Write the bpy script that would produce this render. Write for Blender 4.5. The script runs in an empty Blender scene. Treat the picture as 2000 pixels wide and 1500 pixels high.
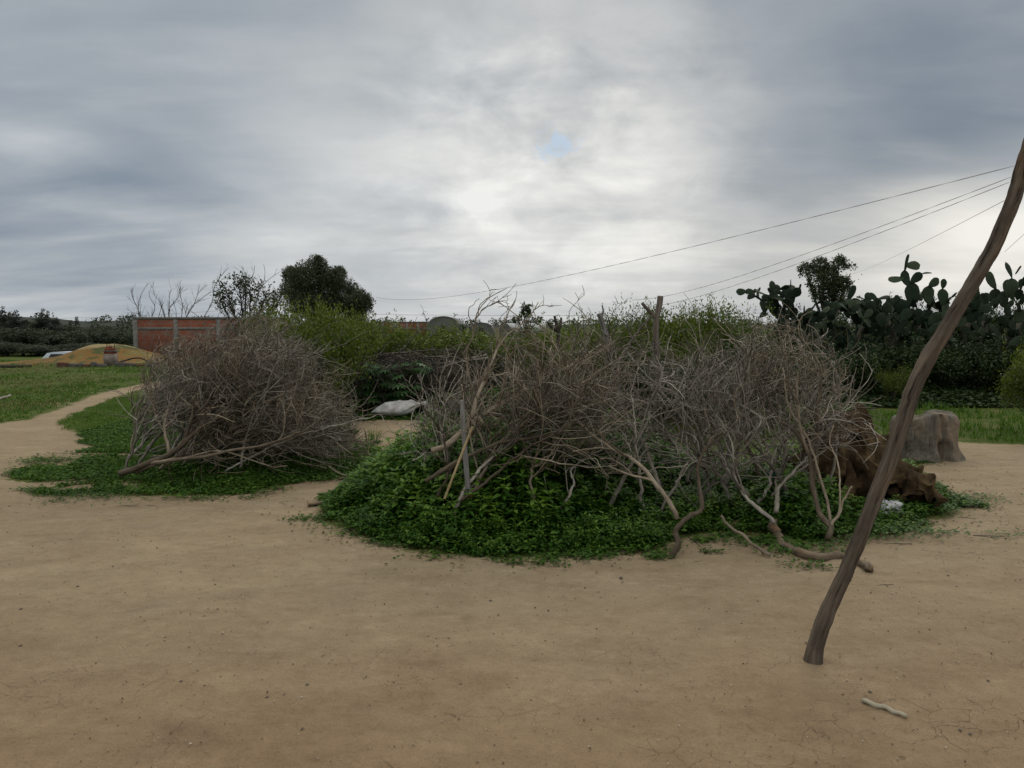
import bpy, math, random
import numpy as np
from mathutils import Vector
R = math.radians
scene = bpy.context.scene
COL = scene.collection

# ------------------------------------------------------------------ camera
F, HOR, EYE = 1450.0, 635.0, 1.6            # focal length in px of a 2000 px wide frame, horizon row, eye height
PITCH = math.atan((750 - HOR) / F)
cam = bpy.data.objects.new('camera', bpy.data.cameras.new('camera'))
COL.objects.link(cam); scene.camera = cam
cam.data.sensor_width = 36; cam.data.lens = 36 * F / 2000
cam.data.clip_start = 0.05; cam.data.clip_end = 6000
cam.location = (0, 0, EYE); cam.rotation_euler = (R(90) - PITCH, 0, 0)

scene.view_settings.view_transform = 'Standard'
scene.view_settings.look = 'None'
scene.view_settings.exposure = 0
scene.view_settings.gamma = 1
scene.render.engine = 'CYCLES'
scene.cycles.max_bounces = 6
scene.cycles.diffuse_bounces = 3
scene.cycles.use_denoising = True

def ray(px, py):
    x = (px - 1000) / F; u = (750 - py) / F
    cp, sp = math.cos(PITCH), math.sin(PITCH)
    return np.array([x, cp + u * sp, -sp + u * cp])
def P(px, py, Y):
    r = ray(px, py); return np.array([0, 0, EYE]) + r * (Y / r[1])
def G(px, py, z=0.0):
    r = ray(px, py); return np.array([0, 0, EYE]) + r * ((z - EYE) / r[2])
def lin(r, g, b):
    f = lambda c: (c/255/12.92) if c/255 <= 0.04045 else ((c/255 + 0.055)/1.055)**2.4
    return (f(r), f(g), f(b), 1)

# ------------------------------------------------------------------ node helper
class NT:
    def __init__(s, tree):
        s.t = tree; s.n = tree.nodes; s.l = tree.links
    def sock(s, inp, v):
        if isinstance(v, bpy.types.NodeSocket): s.l.new(v, inp)
        elif v is not None:
            if inp.type == 'RGBA' and len(v) == 3: v = (*v, 1)
            inp.default_value = v
    def math(s, op, a, b=None, c=None, clamp=False):
        m = s.n.new('ShaderNodeMath'); m.operation = op; m.use_clamp = clamp
        for i, v in enumerate((a, b, c)):
            if v is not None: s.sock(m.inputs[i], v)
        return m.outputs[0]
    def vmath(s, op, a, b=None, out=0):
        m = s.n.new('ShaderNodeVectorMath'); m.operation = op
        s.sock(m.inputs[0], a)
        if b is not None: s.sock(m.inputs[1], b)
        return m.outputs['Value'] if op in ('LENGTH', 'DOT_PRODUCT', 'DISTANCE') else m.outputs[0]
    def smooth(s, v, a, b, x=0.0, y=1.0):
        m = s.n.new('ShaderNodeMapRange'); m.interpolation_type = 'SMOOTHSTEP'
        for k, q in zip(('Value', 'From Min', 'From Max', 'To Min', 'To Max'), (v, a, b, x, y)): s.sock(m.inputs[k], q)
        return m.outputs[0]
    def noise(s, vec, scale, detail=4, rough=0.55, dist=0.0, col=False):
        m = s.n.new('ShaderNodeTexNoise')
        if vec is not None: s.l.new(vec, m.inputs['Vector'])
        m.inputs['Scale'].default_value = scale; m.inputs['Detail'].default_value = detail
        m.inputs['Roughness'].default_value = rough; m.inputs['Distortion'].default_value = dist
        return m.outputs['Color' if col else 'Fac']
    def mix(s, f, a, b, mode='MIX'):
        m = s.n.new('ShaderNodeMix'); m.data_type = 'RGBA'; m.blend_type = mode
        s.sock(m.inputs[0], f); s.sock(m.inputs[6], a); s.sock(m.inputs[7], b)
        return m.outputs[2]
    def ramp(s, f, stops, interp='LINEAR'):
        m = s.n.new('ShaderNodeValToRGB'); m.color_ramp.interpolation = interp
        e = m.color_ramp.elements
        while len(e) < len(stops): e.new(0.5)
        for q, (p, c) in zip(e, stops): q.position = p; q.color = c if len(c) == 4 else (*c, 1)
        s.sock(m.inputs[0], f); return m.outputs[0]
    def attr(s, name, out='Fac'):
        m = s.n.new('ShaderNodeAttribute'); m.attribute_name = name; return m.outputs[out]
    def scale(s, v, xyz):
        return s.vmath('MULTIPLY', v, xyz)

# ------------------------------------------------------------------ world: overcast sky
OVERHEAD = 2.3
SUN_EL, SUN_AZ = R(36), R(26)               # azimuth east of +Y (view direction)
world = bpy.data.worlds.new('World'); scene.world = world; world.use_nodes = True
w = NT(world.node_tree); w.n.clear()
def build_sky():
    tc = w.n.new('ShaderNodeTexCoord').outputs['Generated']
    sep = w.n.new('ShaderNodeSeparateXYZ'); w.l.new(tc, sep.inputs[0])
    zc = w.math('MAXIMUM', sep.outputs[2], 0.0)
    den = w.math('ADD', zc, 0.17)
    cmb = w.n.new('ShaderNodeCombineXYZ')
    w.l.new(w.math('DIVIDE', sep.outputs[0], den), cmb.inputs[0])
    w.l.new(w.math('DIVIDE', sep.outputs[1], den), cmb.inputs[1])
    uv = cmb.outputs[0]                     # cloud deck seen as a flat layer
    n_big = w.noise(w.scale(uv, (0.6, 0.8, 1)), 0.95, 4, 0.5, 0.7)
    n_mid = w.noise(w.scale(uv, (0.5, 1.2, 1)), 2.3, 7, 0.52, 0.35)
    n_fine = w.noise(w.scale(uv, (0.9, 1.3, 1)), 6.5, 6, 0.55, 0.3)
    def blob(px, py, rad, zs=1.0, inner=0.0):
        d = ray(px, py); d = d / np.linalg.norm(d)
        v = w.vmath('SUBTRACT', tc, tuple(d))
        wob = w.math('MULTIPLY', w.math('SUBTRACT', n_mid, 0.5), rad * 0.9)
        ln = w.math('ADD', w.vmath('LENGTH', w.scale(v, (1, 1, zs))), wob)
        return w.smooth(ln, rad, inner)
    puff = w.noise(w.scale(tc, (1, 1, 1.9)), 7.5, 7, 0.56, 0.25)
    puffm = blob(1080, 300, .42, 1.3)
    V = w.math('MULTIPLY_ADD', w.math('SUBTRACT', n_big, 0.5), 0.65, 0.58)
    V = w.math('MULTIPLY_ADD', w.math('SUBTRACT', n_mid, 0.5), 0.38, V)
    V = w.math('MULTIPLY_ADD', w.math('SUBTRACT', n_fine, 0.5), 0.09, V)
    V = w.math('MULTIPLY_ADD', w.math('MULTIPLY', w.math('SUBTRACT', puff, 0.47), puffm), 1.05, V)
    for px, py, rad, zs, amp in ((1060, 300, .46, 1.8, .23), (1250, 260, .62, 1.4, .10), (1770, 210, .40, 1.1, -.30), (1700, 60, .3, 1.0, -.06),
                                 (1950, 450, .26, 2.2, .50), (1550, 480, .46, 3.0, .10), (150, 90, .42, 1.2, -.06), (60, 500, .34, 3.0, -.16),
                                 (60, 265, .12, 3.4, .22), (560, 455, .22, 4.5, .16), (250, 330, .3, 2.4, -.06), (1000, 570, .9, 6.0, .12), (960, 20, .5, 2.0, -.10)):
        V = w.math('MULTIPLY_ADD', blob(px, py, rad, zs), amp, V)
    cloud = w.ramp(V, [(0.0, lin(104, 116, 130)), (0.22, lin(130, 141, 153)), (0.5, lin(163, 169, 175)), (0.75, lin(200, 202, 202)), (1.0, lin(241, 240, 236))])
    # warm glow behind thin cloud low on the right
    warm = blob(1750, 520, .42, 2.4)
    cloud = w.mix(w.math('MULTIPLY', warm, 0.35), cloud, w.mix(1.0, cloud, (1.10, 1.03, 0.90), 'MULTIPLY'))
    # bluish cast to the left
    cool = blob(60, 300, .75, 1.4)
    cloud = w.mix(w.math('MULTIPLY', cool, 0.6), cloud, w.mix(1.0, cloud, (0.93, 0.99, 1.05), 'MULTIPLY'))
    sky = w.n.new('ShaderNodeTexSky'); sky.sky_type = 'NISHITA'; sky.sun_disc = False
    sky.sun_elevation = SUN_EL; sky.sun_rotation = SUN_AZ
    skyc = w.mix(1.0, sky.outputs[0], (0.10, 0.10, 0.10), 'MULTIPLY')
    gn = w.noise(tc, 34, 4, 0.6, 0.4); gn2 = w.noise(tc, 14, 3, 0.5)
    gd = ray(1086, 280); gd = gd / np.linalg.norm(gd)
    gl = w.vmath('LENGTH', w.vmath('SUBTRACT', tc, tuple(gd)))
    gl = w.math('ADD', gl, w.math('MULTIPLY', w.math('SUBTRACT', gn, 0.5), 0.11)); gl = w.math('ADD', gl, w.math('MULTIPLY', w.math('SUBTRACT', gn2, 0.5), 0.09))
    gap = w.math('MULTIPLY', w.smooth(gl, 0.021, 0.0), 0.8)
    skyc2 = w.mix(0.5, skyc, lin(150, 185, 215))
    allc = w.mix(w.math('MULTIPLY', gap, 0.8), cloud, skyc2)
    # the overcast deck is brightest overhead and behind the viewer
    ov = w.smooth(sep.outputs[2], 0.45, 0.85, 1.0, OVERHEAD)
    ov = w.math('MULTIPLY', ov, w.smooth(sep.outputs[1], 0.35, -0.5, 1.0, 1.25))
    vm = w.n.new('ShaderNodeVectorMath'); vm.operation = 'SCALE'; w.l.new(allc, vm.inputs[0]); w.l.new(ov, vm.inputs['Scale']); allc = vm.outputs[0]
    allc = w.mix(w.smooth(sep.outputs[2], 0.42, 0.7), allc, w.mix(1.0, allc, (1.06, 1.0, 0.90), 'MULTIPLY'))
    # below the horizon: plain earth bounce
    lowf = w.smooth(sep.outputs[2], -0.03, -0.005)
    allc = w.mix(lowf, lin(95, 88, 72), allc)
    bg = w.n.new('ShaderNodeBackground'); w.l.new(allc, bg.inputs[0]); bg.inputs[1].default_value = 1.0
    out = w.n.new('ShaderNodeOutputWorld'); w.l.new(bg.outputs[0], out.inputs[0])
build_sky()

sl = bpy.data.lights.new('sun', 'SUN'); sl.energy = 0.9; sl.angle = R(25); sl.color = (1, 0.95, 0.87)
sun = bpy.data.objects.new('sun', sl); COL.objects.link(sun)
sd = Vector((math.sin(SUN_AZ) * math.cos(SUN_EL), math.cos(SUN_AZ) * math.cos(SUN_EL), math.sin(SUN_EL)))
sun.rotation_euler = sd.to_track_quat('Z', 'Y').to_euler(); sun.location = (10, -5, 30)

# ------------------------------------------------------------------ maths helpers
rng = np.random.default_rng(7); random.seed(7)
def nrm(v): return v / np.maximum(np.linalg.norm(v, axis=-1, keepdims=True), 1e-9)
def sstep(x, a, b):
    t = np.clip((x - a) / (b - a), 0, 1); return t * t * (3 - 2 * t)
def vnoise(p, seed=0):
    p = np.asarray(p, float); i = np.floor(p); f = p - i; f = f * f * (3 - 2 * f)
    def h(dx, dy, dz):
        q = (i[..., 0] + dx) * 127.1 + (i[..., 1] + dy) * 311.7 + (i[..., 2] + dz) * 74.7 + seed * 19.19
        s = np.sin(q) * 43758.5453; return s - np.floor(s)
    r = 0
    for dx in (0, 1):
        for dy in (0, 1):
            for dz in (0, 1):
                wgt = (f[..., 0] if dx else 1-f[..., 0]) * (f[..., 1] if dy else 1-f[..., 1]) * (f[..., 2] if dz else 1-f[..., 2])
                r = r + wgt * h(dx, dy, dz)
    return r
def fbm(p, o=4, seed=0):
    p = np.asarray(p, float); a, s, t = 0.5, 0, 0
    for k in range(o):
        s = s + a * (vnoise(p * 2**k, seed + k) - 0.5); t += a; a *= 0.5
    return s / t
def sdist(x, y, poly):
    """signed distance to a polygon, positive inside"""
    x = np.asarray(x, float); y = np.asarray(y, float)
    n = len(poly); best = np.full(x.shape, 1e9); ins = np.zeros(x.shape, bool)
    for k in range(n):
        ax, ay = poly[k]; bx, by = poly[(k + 1) % n]
        ex, ey = bx - ax, by - ay
        t = np.clip(((x-ax)*ex + (y-ay)*ey) / (ex*ex + ey*ey + 1e-12), 0, 1)
        best = np.minimum(best, np.hypot(x - ax - t*ex, y - ay - t*ey))
        c = ((ay > y) != (by > y)) & (x < ex * (y - ay) / (ey + 1e-12) + ax)
        ins ^= c
    return np.where(ins, best, -best)
def gpoly(pts): return [tuple(G(px, py)[:2]) for px, py in pts]

# ------------------------------------------------------------------ mesh collector
class MB:
    def __init__(s): s.V, s.F4, s.F3, s.R, s.B, s.n = [], [], [], [], [], 0
    def add(s, v, q=None, t=None, r=None, b=None):
        v = np.asarray(v, float).reshape(-1, 3); m = len(v)
        s.V.append(v)
        if q is not None and len(q): s.F4.append(np.asarray(q, int).reshape(-1, 4) + s.n)
        if t is not None and len(t): s.F3.append(np.asarray(t, int).reshape(-1, 3) + s.n)
        s.R.append(np.full(m, 0.5) if r is None else np.broadcast_to(np.asarray(r, float).ravel(), (m,)))
        s.B.append(v.copy() if b is None else np.asarray(b, float).reshape(-1, 3))
        s.n += m
    def mesh(s, name, smooth=True):
        me = bpy.data.meshes.new(name)
        v = np.concatenate(s.V); me.vertices.add(len(v)); me.vertices.foreach_set('co', v.astype(np.float32).ravel())
        q = np.concatenate(s.F4) if s.F4 else np.zeros((0, 4), int)
        t = np.concatenate(s.F3) if s.F3 else np.zeros((0, 3), int)
        li = np.concatenate([q.ravel(), t.ravel()]).astype(np.int32)
        me.loops.add(len(li)); me.loops.foreach_set('vertex_index', li)
        ls = np.concatenate([np.arange(len(q)) * 4, len(q) * 4 + np.arange(len(t)) * 3]).astype(np.int32)
        me.polygons.add(len(ls)); me.polygons.foreach_set('loop_start', ls)
        me.update(calc_edges=True); me.validate()
        if smooth: me.polygons.foreach_set('use_smooth', np.ones(len(me.polygons), bool))
        a = me.attributes.new('rnd', 'FLOAT', 'POINT'); a.data.foreach_set('value', np.concatenate(s.R).astype(np.float32))
        b = me.attributes.new('bk', 'FLOAT_VECTOR', 'POINT'); b.data.foreach_set('vector', np.concatenate(s.B).astype(np.float32).ravel())
        return me
    # --- tubes: pts (N,K,3), rad (N,K)
    def tubes(s, pts, rad, sides=4, r=None, cap=True, disp=None):
        pts = np.asarray(pts, float); rad = np.asarray(rad, float)
        if pts.ndim == 2: pts = pts[None]
        if rad.ndim == 1: rad = rad[None]
        N, K, _ = pts.shape
        tan = np.gradient(pts, axis=1); tan = nrm(tan)
        ref = np.where(np.abs(tan[:, :1, 2:3]) < 0.8, [[[0, 0, 1.0]]], [[[1.0, 0, 0]]])
        u = np.zeros_like(pts); cur = nrm(np.cross(tan[:, 0], ref[:, 0]))
        for k in range(K):
            cur = nrm(cur - tan[:, k] * np.sum(cur * tan[:, k], -1, keepdims=True)); u[:, k] = cur
        vv = np.cross(tan, u)
        a = np.arange(sides) * 2 * math.pi / sides
        ca, sa = np.cos(a), np.sin(a)
        seg = np.concatenate([np.zeros((N, 1)), np.cumsum(np.linalg.norm(np.diff(pts, axis=1), axis=-1), axis=1)], 1)
        rr = np.broadcast_to(rad[:, :, None], (N, K, sides)).copy()
        if disp is not None: rr = rr * (1 + disp(a[None, None, :], seg[:, :, None]))
        v = pts[:, :, None] + rr[..., None] * (u[:, :, None] * ca[None, None, :, None] + vv[:, :, None] * sa[None, None, :, None])
        bk = np.stack([rr * ca, rr * sa, np.broadcast_to(seg[:, :, None], rr.shape)], -1)
        base = (np.arange(N) * K * sides)[:, None, None]
        kk = (np.arange(K - 1) * sides)[None, :, None]; j = np.arange(sides)[None, None, :]
        j2 = (j + 1) % sides
        q = np.stack([base+kk+j, base+kk+j2, base+kk+sides+j2, base+kk+sides+j], -1).reshape(-1, 4)
        if r is None: r = rng.random(N)
        rv = np.broadcast_to(np.asarray(r).reshape(N, 1), (N, K * sides)).ravel()
        t = []
        if cap and sides >= 5:
            for e in (0, (K - 1) * sides):
                for jj in range(1, sides - 1):
                    o = np.arange(N) * K * sides + e
                    t.append(np.stack([o, o + jj + (0 if e else 1), o + jj + (1 if e else 0)], -1))
        s.add(v, q, np.concatenate(t) if t else None, rv, bk)
    # --- leaves: rhombus folded at the midrib; arrays (N,3)
    def leaves(s, c, d, nv, L, W, fold=0.25, r=None, pointy=False):
        N = len(c); d = nrm(d); sd_ = nrm(np.cross(d, nv)); up = np.cross(sd_, d)
        L = np.broadcast_to(L, (N,))[:, None]; W = np.broadcast_to(W, (N,))[:, None]
        if r is None: r = rng.random(N)
        if not pointy:
            v = np.stack([c, c + d*L*0.5 + sd_*W*0.5 + up*W*fold, c + d*L, c + d*L*0.5 - sd_*W*0.5 + up*W*fold], 1)
            b = np.arange(N)[:, None] * 4
            t = np.concatenate([b + [0, 1, 2], b + [0, 2, 3]])
            s.add(v, None, t, np.repeat(r, 4))
        else:
            v = np.stack([c, c + d*L*0.3 + sd_*W*0.5 + up*W*fold, c + d*L*0.7 + sd_*W*0.33 + up*W*fold*.4 - up*L*.04, c + d*L - up*L*0.16,
                          c + d*L*0.7 - sd_*W*0.33 + up*W*fold*.4 - up*L*.04, c + d*L*0.3 - sd_*W*0.5 + up*W*fold, c + d*L*0.5], 1)
            b = np.arange(N)[:, None] * 7
            t = np.concatenate([b + [0, 1, 6], b + [1, 2, 6], b + [2, 3, 6], b + [3, 4, 6], b + [4, 5, 6], b + [5, 0, 6]])
            s.add(v, None, t, np.repeat(r, 7))
    def box(s, x0, x1, y0, y1, z0, z1, r=0.5):
        v = [(x, y, z) for z in (z0, z1) for y in (y0, y1) for x in (x0, x1)]
        q = [(0, 2, 3, 1), (4, 5, 7, 6), (0, 1, 5, 4), (2, 6, 7, 3), (0, 4, 6, 2), (1, 3, 7, 5)]
        s.add(v, q, None, r)

def tag(o, label=None, cat=None, group=None, kind=None):
    if label: o['label'] = label
    if cat: o['category'] = cat
    if group: o['group'] = group
    if kind: o['kind'] = kind
    return o
def obj(name, mb, mat, parent=None, smooth=True, loc=None):
    me = mb.mesh(name, smooth) if isinstance(mb, MB) else mb
    if mat is not None and not me.materials: me.materials.append(mat)
    o = bpy.data.objects.new(name, me); COL.objects.link(o)
    if parent: o.parent = parent
    if loc is not None: o.location = loc
    return o
def recenter(o, base):
    """put the origin of a top-level mesh at its base"""
    b = np.array(base, float); me = o.data; n = len(me.vertices)
    co = np.zeros(n * 3, np.float32); me.vertices.foreach_get('co', co)
    me.vertices.foreach_set('co', (co.reshape(-1, 3) - b).astype(np.float32).ravel()); me.update()
    o.location = tuple(b); return o
def empty(name, loc, rz=0):
    o = bpy.data.objects.new(name, None); COL.objects.link(o); o.location = tuple(loc); o.rotation_euler.z = rz
    o.empty_display_size = 0.1; return o
def copy_tree(src, loc=None, rz=None, sc=None, label=None, parent=None):
    c = src.copy(); COL.objects.link(c); c.parent = parent
    if loc is not None: c.location = tuple(loc)
    if rz is not None: c.rotation_euler.z = rz
    if sc is not None: c.scale = sc if hasattr(sc, '__len__') else (sc,) * 3
    if label: c['label'] = label
    for ch in list(src.children): copy_tree(ch, parent=c)
    return c

# ------------------------------------------------------------------ materials
def newmat(name):
    m = bpy.data.materials.new(name); m.use_nodes = True; t = NT(m.node_tree); t.n.clear()
    out = t.n.new('ShaderNodeOutputMaterial'); b = t.n.new('ShaderNodeBsdfPrincipled')
    t.l.new(b.outputs[0], out.inputs[0]); b.inputs['Specular IOR Level'].default_value = 0.25
    return m, t, b, out
def bump(t, b, h, strength=0.5, dist=0.02):
    n = t.n.new('ShaderNodeBump'); n.inputs['Strength'].default_value = strength; n.inputs['Distance'].default_value = dist
    t.sock(n.inputs['Height'], h); t.l.new(n.outputs[0], b.inputs['Normal'])
def m_twig(name, dark, mid, light, rough=0.85):
    m, t, b, _ = newmat(name)
    bk = t.attr('bk', 'Vector'); r = t.attr('rnd')
    n1 = t.noise(t.scale(bk, (1, 1, 0.25)), 60, 4, 0.6)
    geo = t.n.new('ShaderNodeNewGeometry').outputs['Position']
    n2 = t.noise(geo, 3.0, 3)
    f = t.math('ADD', t.math('MULTIPLY', n1, 0.6), t.math('MULTIPLY', r, 0.42))
    f = t.math('ADD', f, t.math('MULTIPLY', t.math('SUBTRACT', n2, 0.5), 0.5))
    t.l.new(t.ramp(f, [(0.22, dark), (0.42, tuple(.6*a+.4*b for a, b in zip(dark, mid))), (0.56, mid), (0.70, tuple(.6*a+.4*b for a, b in zip(mid, light))), (0.84, light)]), b.inputs['Base Color'])
    b.inputs['Roughness'].default_value = rough
    bump(t, b, n1, 0.5, 0.004); return m
def m_bark(name, dark, mid, light, groove=26, dist=0.008, stain=None):
    m, t, b, _ = newmat(name)
    bk = t.attr('bk', 'Vector')
    n1 = t.noise(t.scale(bk, (groove * 1.6, groove * 1.6, groove * 0.13)), 1, 6, 0.65, 0.3)
    n2 = t.noise(t.scale(bk, (12, 12, 2.2)), 1, 4, 0.6)
    n3 = t.noise(t.scale(bk, (90, 90, 30)), 1, 3, 0.6)
    f = t.math('MULTIPLY_ADD', n1, 0.7, t.math('MULTIPLY', n2, 0.3))
    c = t.ramp(f, [(0.33, dark), (0.5, mid), (0.68, light)])
    if stain: c = t.mix(t.smooth(n2, 0.52, 0.68), c, t.mix(1.0, c, stain, 'MULTIPLY'))
    c = t.mix(t.math('MULTIPLY', n3, 0.35), c, t.mix(1.0, c, (0.55, 0.55, 0.55), 'MULTIPLY'))
    crack = t.smooth(n1, 0.40, 0.34)
    c = t.mix(t.math('MULTIPLY', crack, 0.75), c, (0.012, 0.009, 0.007))
    t.l.new(c, b.inputs['Base Color']); b.inputs['Roughness'].default_value = 0.9
    h = t.math('SUBTRACT', t.math('MULTIPLY_ADD', n3, 0.25, n1), t.math('MULTIPLY', crack, 0.5))
    bump(t, b, h, 0.9, dist); return m
def m_leaf(name, c1, c2, c3, rough=0.55, trans=0.25, clump=1.2, spec=0.3):
    m, t, b, out = newmat(name)
    r = t.attr('rnd'); geo = t.n.new('ShaderNodeNewGeometry').outputs['Position']
    n = t.noise(geo, clump, 3)
    f = t.math('ADD', t.math('MULTIPLY', r, 0.65), t.math('MULTIPLY', t.math('SUBTRACT', n, 0.3), 0.7))
    c = t.ramp(f, [(0.1, c1), (0.5, c2), (0.95, c3)])
    t.l.new(c, b.inputs['Base Color']); b.inputs['Roughness'].default_value = rough
    b.inputs['Specular IOR Level'].default_value = spec
    tr = t.n.new('ShaderNodeBsdfTranslucent'); t.l.new(t.mix(1.0, c, (1.0, 1.15, 0.5), 'MULTIPLY'), tr.inputs[0])
    mx = t.n.new('ShaderNodeMixShader'); mx.inputs[0].default_value = trans
    t.l.new(b.outputs[0], mx.inputs[1]); t.l.new(tr.outputs[0], mx.inputs[2]); t.l.new(mx.outputs[0], out.inputs[0])
    return m
def m_plain(name, c1, c2, scale=6, rough=0.85, bmp=0.3, dist=0.01, detail=5, coords='Object'):
    m, t, b, _ = newmat(name)
    tc = t.n.new('ShaderNodeTexCoord').outputs[coords]
    n = t.noise(tc, scale, detail, 0.62)
    n2 = t.noise(tc, scale * 7, 3, 0.6)
    f = t.math('MULTIPLY_ADD', n2, 0.3, t.math('MULTIPLY', n, 0.75))
    t.l.new(t.ramp(f, [(0.32, c1), (0.7, c2)]), b.inputs['Base Color']); b.inputs['Roughness'].default_value = rough
    if bmp: bump(t, b, f, bmp, dist)
    return m

MT = {}
MT['twig_grey'] = m_twig('twig_grey', (.050, .043, .034), (.205, .182, .150), (.50, .46, .40))
MT['twig_brown'] = m_twig('twig_brown', (.050, .037, .025), (.19, .152, .108), (.44, .375, .285))
MT['twig_dark'] = m_twig('twig_dark', (.018, .015, .012), (.060, .050, .040), (.18, .155, .13))
MT['twig_pale'] = m_twig('twig_pale', (.10, .085, .072), (.30, .26, .225), (.52, .47, .41))
MT['bark_pole'] = m_bark('bark_pole', (.030, .024, .018), (.098, .078, .058), (.20, .165, .13), 26, 0.012, (1.25, 1.0, .78))
MT['bone'] = m_twig('bone', (.20, .175, .125), (.33, .295, .22), (.45, .41, .32))
MT['bark_log'] = m_bark('bark_log', (.04, .030, .020), (.14, .106, .072), (.28, .225, .16), 22, 0.008, (1.1, .8, .62))
MT['post_grey'] = m_bark('post_grey', (.08, .076, .072), (.20, .19, .18), (.34, .33, .315), 40, 0.004)
MT['post_brown'] = m_bark('post_brown', (.05, .04, .033), (.15, .122, .10), (.26, .22, .185), 30, 0.006)
MT['nettle'] = m_leaf('nettle', (.016, .046, .006), (.036, .098, .011), (.15, .25, .032), 0.5, 0.25, 2.2, .2)
MT['creeper'] = m_leaf('creeper', (.020, .054, .007), (.042, .100, .012), (.10, .175, .026), 0.6, 0.22, 2.4, .15)
MT['grass'] = m_leaf('grass', (.040, .092, .008), (.072, .148, .013), (.145, .19, .032), 0.6, 0.25, 0.8)
MT['drygrass'] = m_leaf('drygrass', (.06, .055, .02), (.13, .11, .045), (.24, .20, .10), 0.7, 0.2, 1.0)
MT['shrub'] = m_leaf('shrub', (.040, .062, .009), (.088, .122, .016), (.19, .21, .036), 0.5, 0.35, 1.1)
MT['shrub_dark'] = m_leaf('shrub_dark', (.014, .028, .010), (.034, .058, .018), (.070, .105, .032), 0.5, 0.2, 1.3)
MT['tree'] = m_leaf('tree', (.028, .038, .019), (.052, .066, .034), (.09, .105, .052), 0.5, 0.2, 0.6)
MT['tree_far'] = m_leaf('tree_far', (.030, .038, .024), (.052, .064, .040), (.085, .098, .062), 0.7, 0.15, 0.2)
MT['cypress'] = m_leaf('cypress', (.012, .020, .014), (.020, .030, .020), (.034, .046, .030), 0.7, 0.1, 0.3)
MT['castor'] = m_leaf('castor', (.03, .085, .02), (.055, .14, .036), (.12, .21, .10), 0.5, 0.2, 2.0, 0.3)
MT['conc'] = m_plain('concrete', (.065, .062, .056), (.20, .19, .175), 5)

# ------------------------------------------------------------------ ground
def hz(x, y):
    x = np.asarray(x, float); y = np.asarray(y, float)
    left = sstep(-x / np.maximum(y, 1), 0.36, 0.50)
    drop = -1.25 * sstep(y, 33, 39) * left
    far = np.clip((np.hypot(x, y) - 150) / 500, 0, 1) * 1.0 * left
    n = fbm(np.stack([x * 0.35, y * 0.35, 0 * x], -1), 3, 5) * 0.05 * sstep(np.hypot(x, y), 8, 18)
    return drop + far + n
EDGE_MEADOW = gpoly([(-900, 835), (0, 827), (62, 819), (89, 807), (137, 792), (168, 776), (219, 762), (275, 750), (330, 741), (330, 705), (-900, 705)])
EDGE_LEFT = gpoly([(116, 824), (164, 799), (226, 775), (273, 761), (340, 753), (700, 745), (900, 790), (850, 819), (735, 820), (650, 828), (700, 858), (742, 880), (738, 905), (680, 930),
                   (590, 942), (490, 962), (400, 967), (230, 966), (120, 967), (60, 958), (14, 934), (28, 905), (70, 889), (150, 884), (190, 874), (150, 850)])
EDGE_FRONT = gpoly([(622, 1010), (650, 962), (690, 932), (740, 898), (780, 866), (830, 845), (900, 833), (1720, 833), (1790, 880), (1800, 925), (1860, 965), (1900, 990), (1850, 1006),
                    (1770, 1036), (1650, 1046), (1600, 1060), (1540, 1050), (1450, 1046), (1400, 1040), (1340, 1048), (1290, 1072), (1200, 1078), (1100, 1087), (960, 1092), (820, 1076), (700, 1046)])
EDGE_REAR = gpoly([(850, 824), (860, 836), (1700, 860), (1800, 856), (1880, 864), (2000, 869), (2900, 880), (2900, 700), (350, 700), (350, 760), (700, 790), (735, 819)])
def bare_left(x, y):
    n = fbm(np.stack([x * 1.9, y * 2.6, 0 * x], -1), 3, 33) + .5
    return np.clip((n - np.interp(x, [-5.6, -4.6, -3.8, -3.4], [.42, .47, .56, .9])) * 9, 0, 1) * (y < 9.2)
def green_sd(x, y):
    x = np.asarray(x, float); y = np.asarray(y, float)
    a = sdist(x, y, EDGE_MEADOW); a = np.maximum(a, sdist(x, y, EDGE_LEFT) - 1.6 * bare_left(x, y)); a = np.maximum(a, sdist(x, y, EDGE_FRONT)); a = np.maximum(a, sdist(x, y, EDGE_REAR))
    return np.where(np.hypot(x, y) > 34, 1.0, a)
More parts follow.
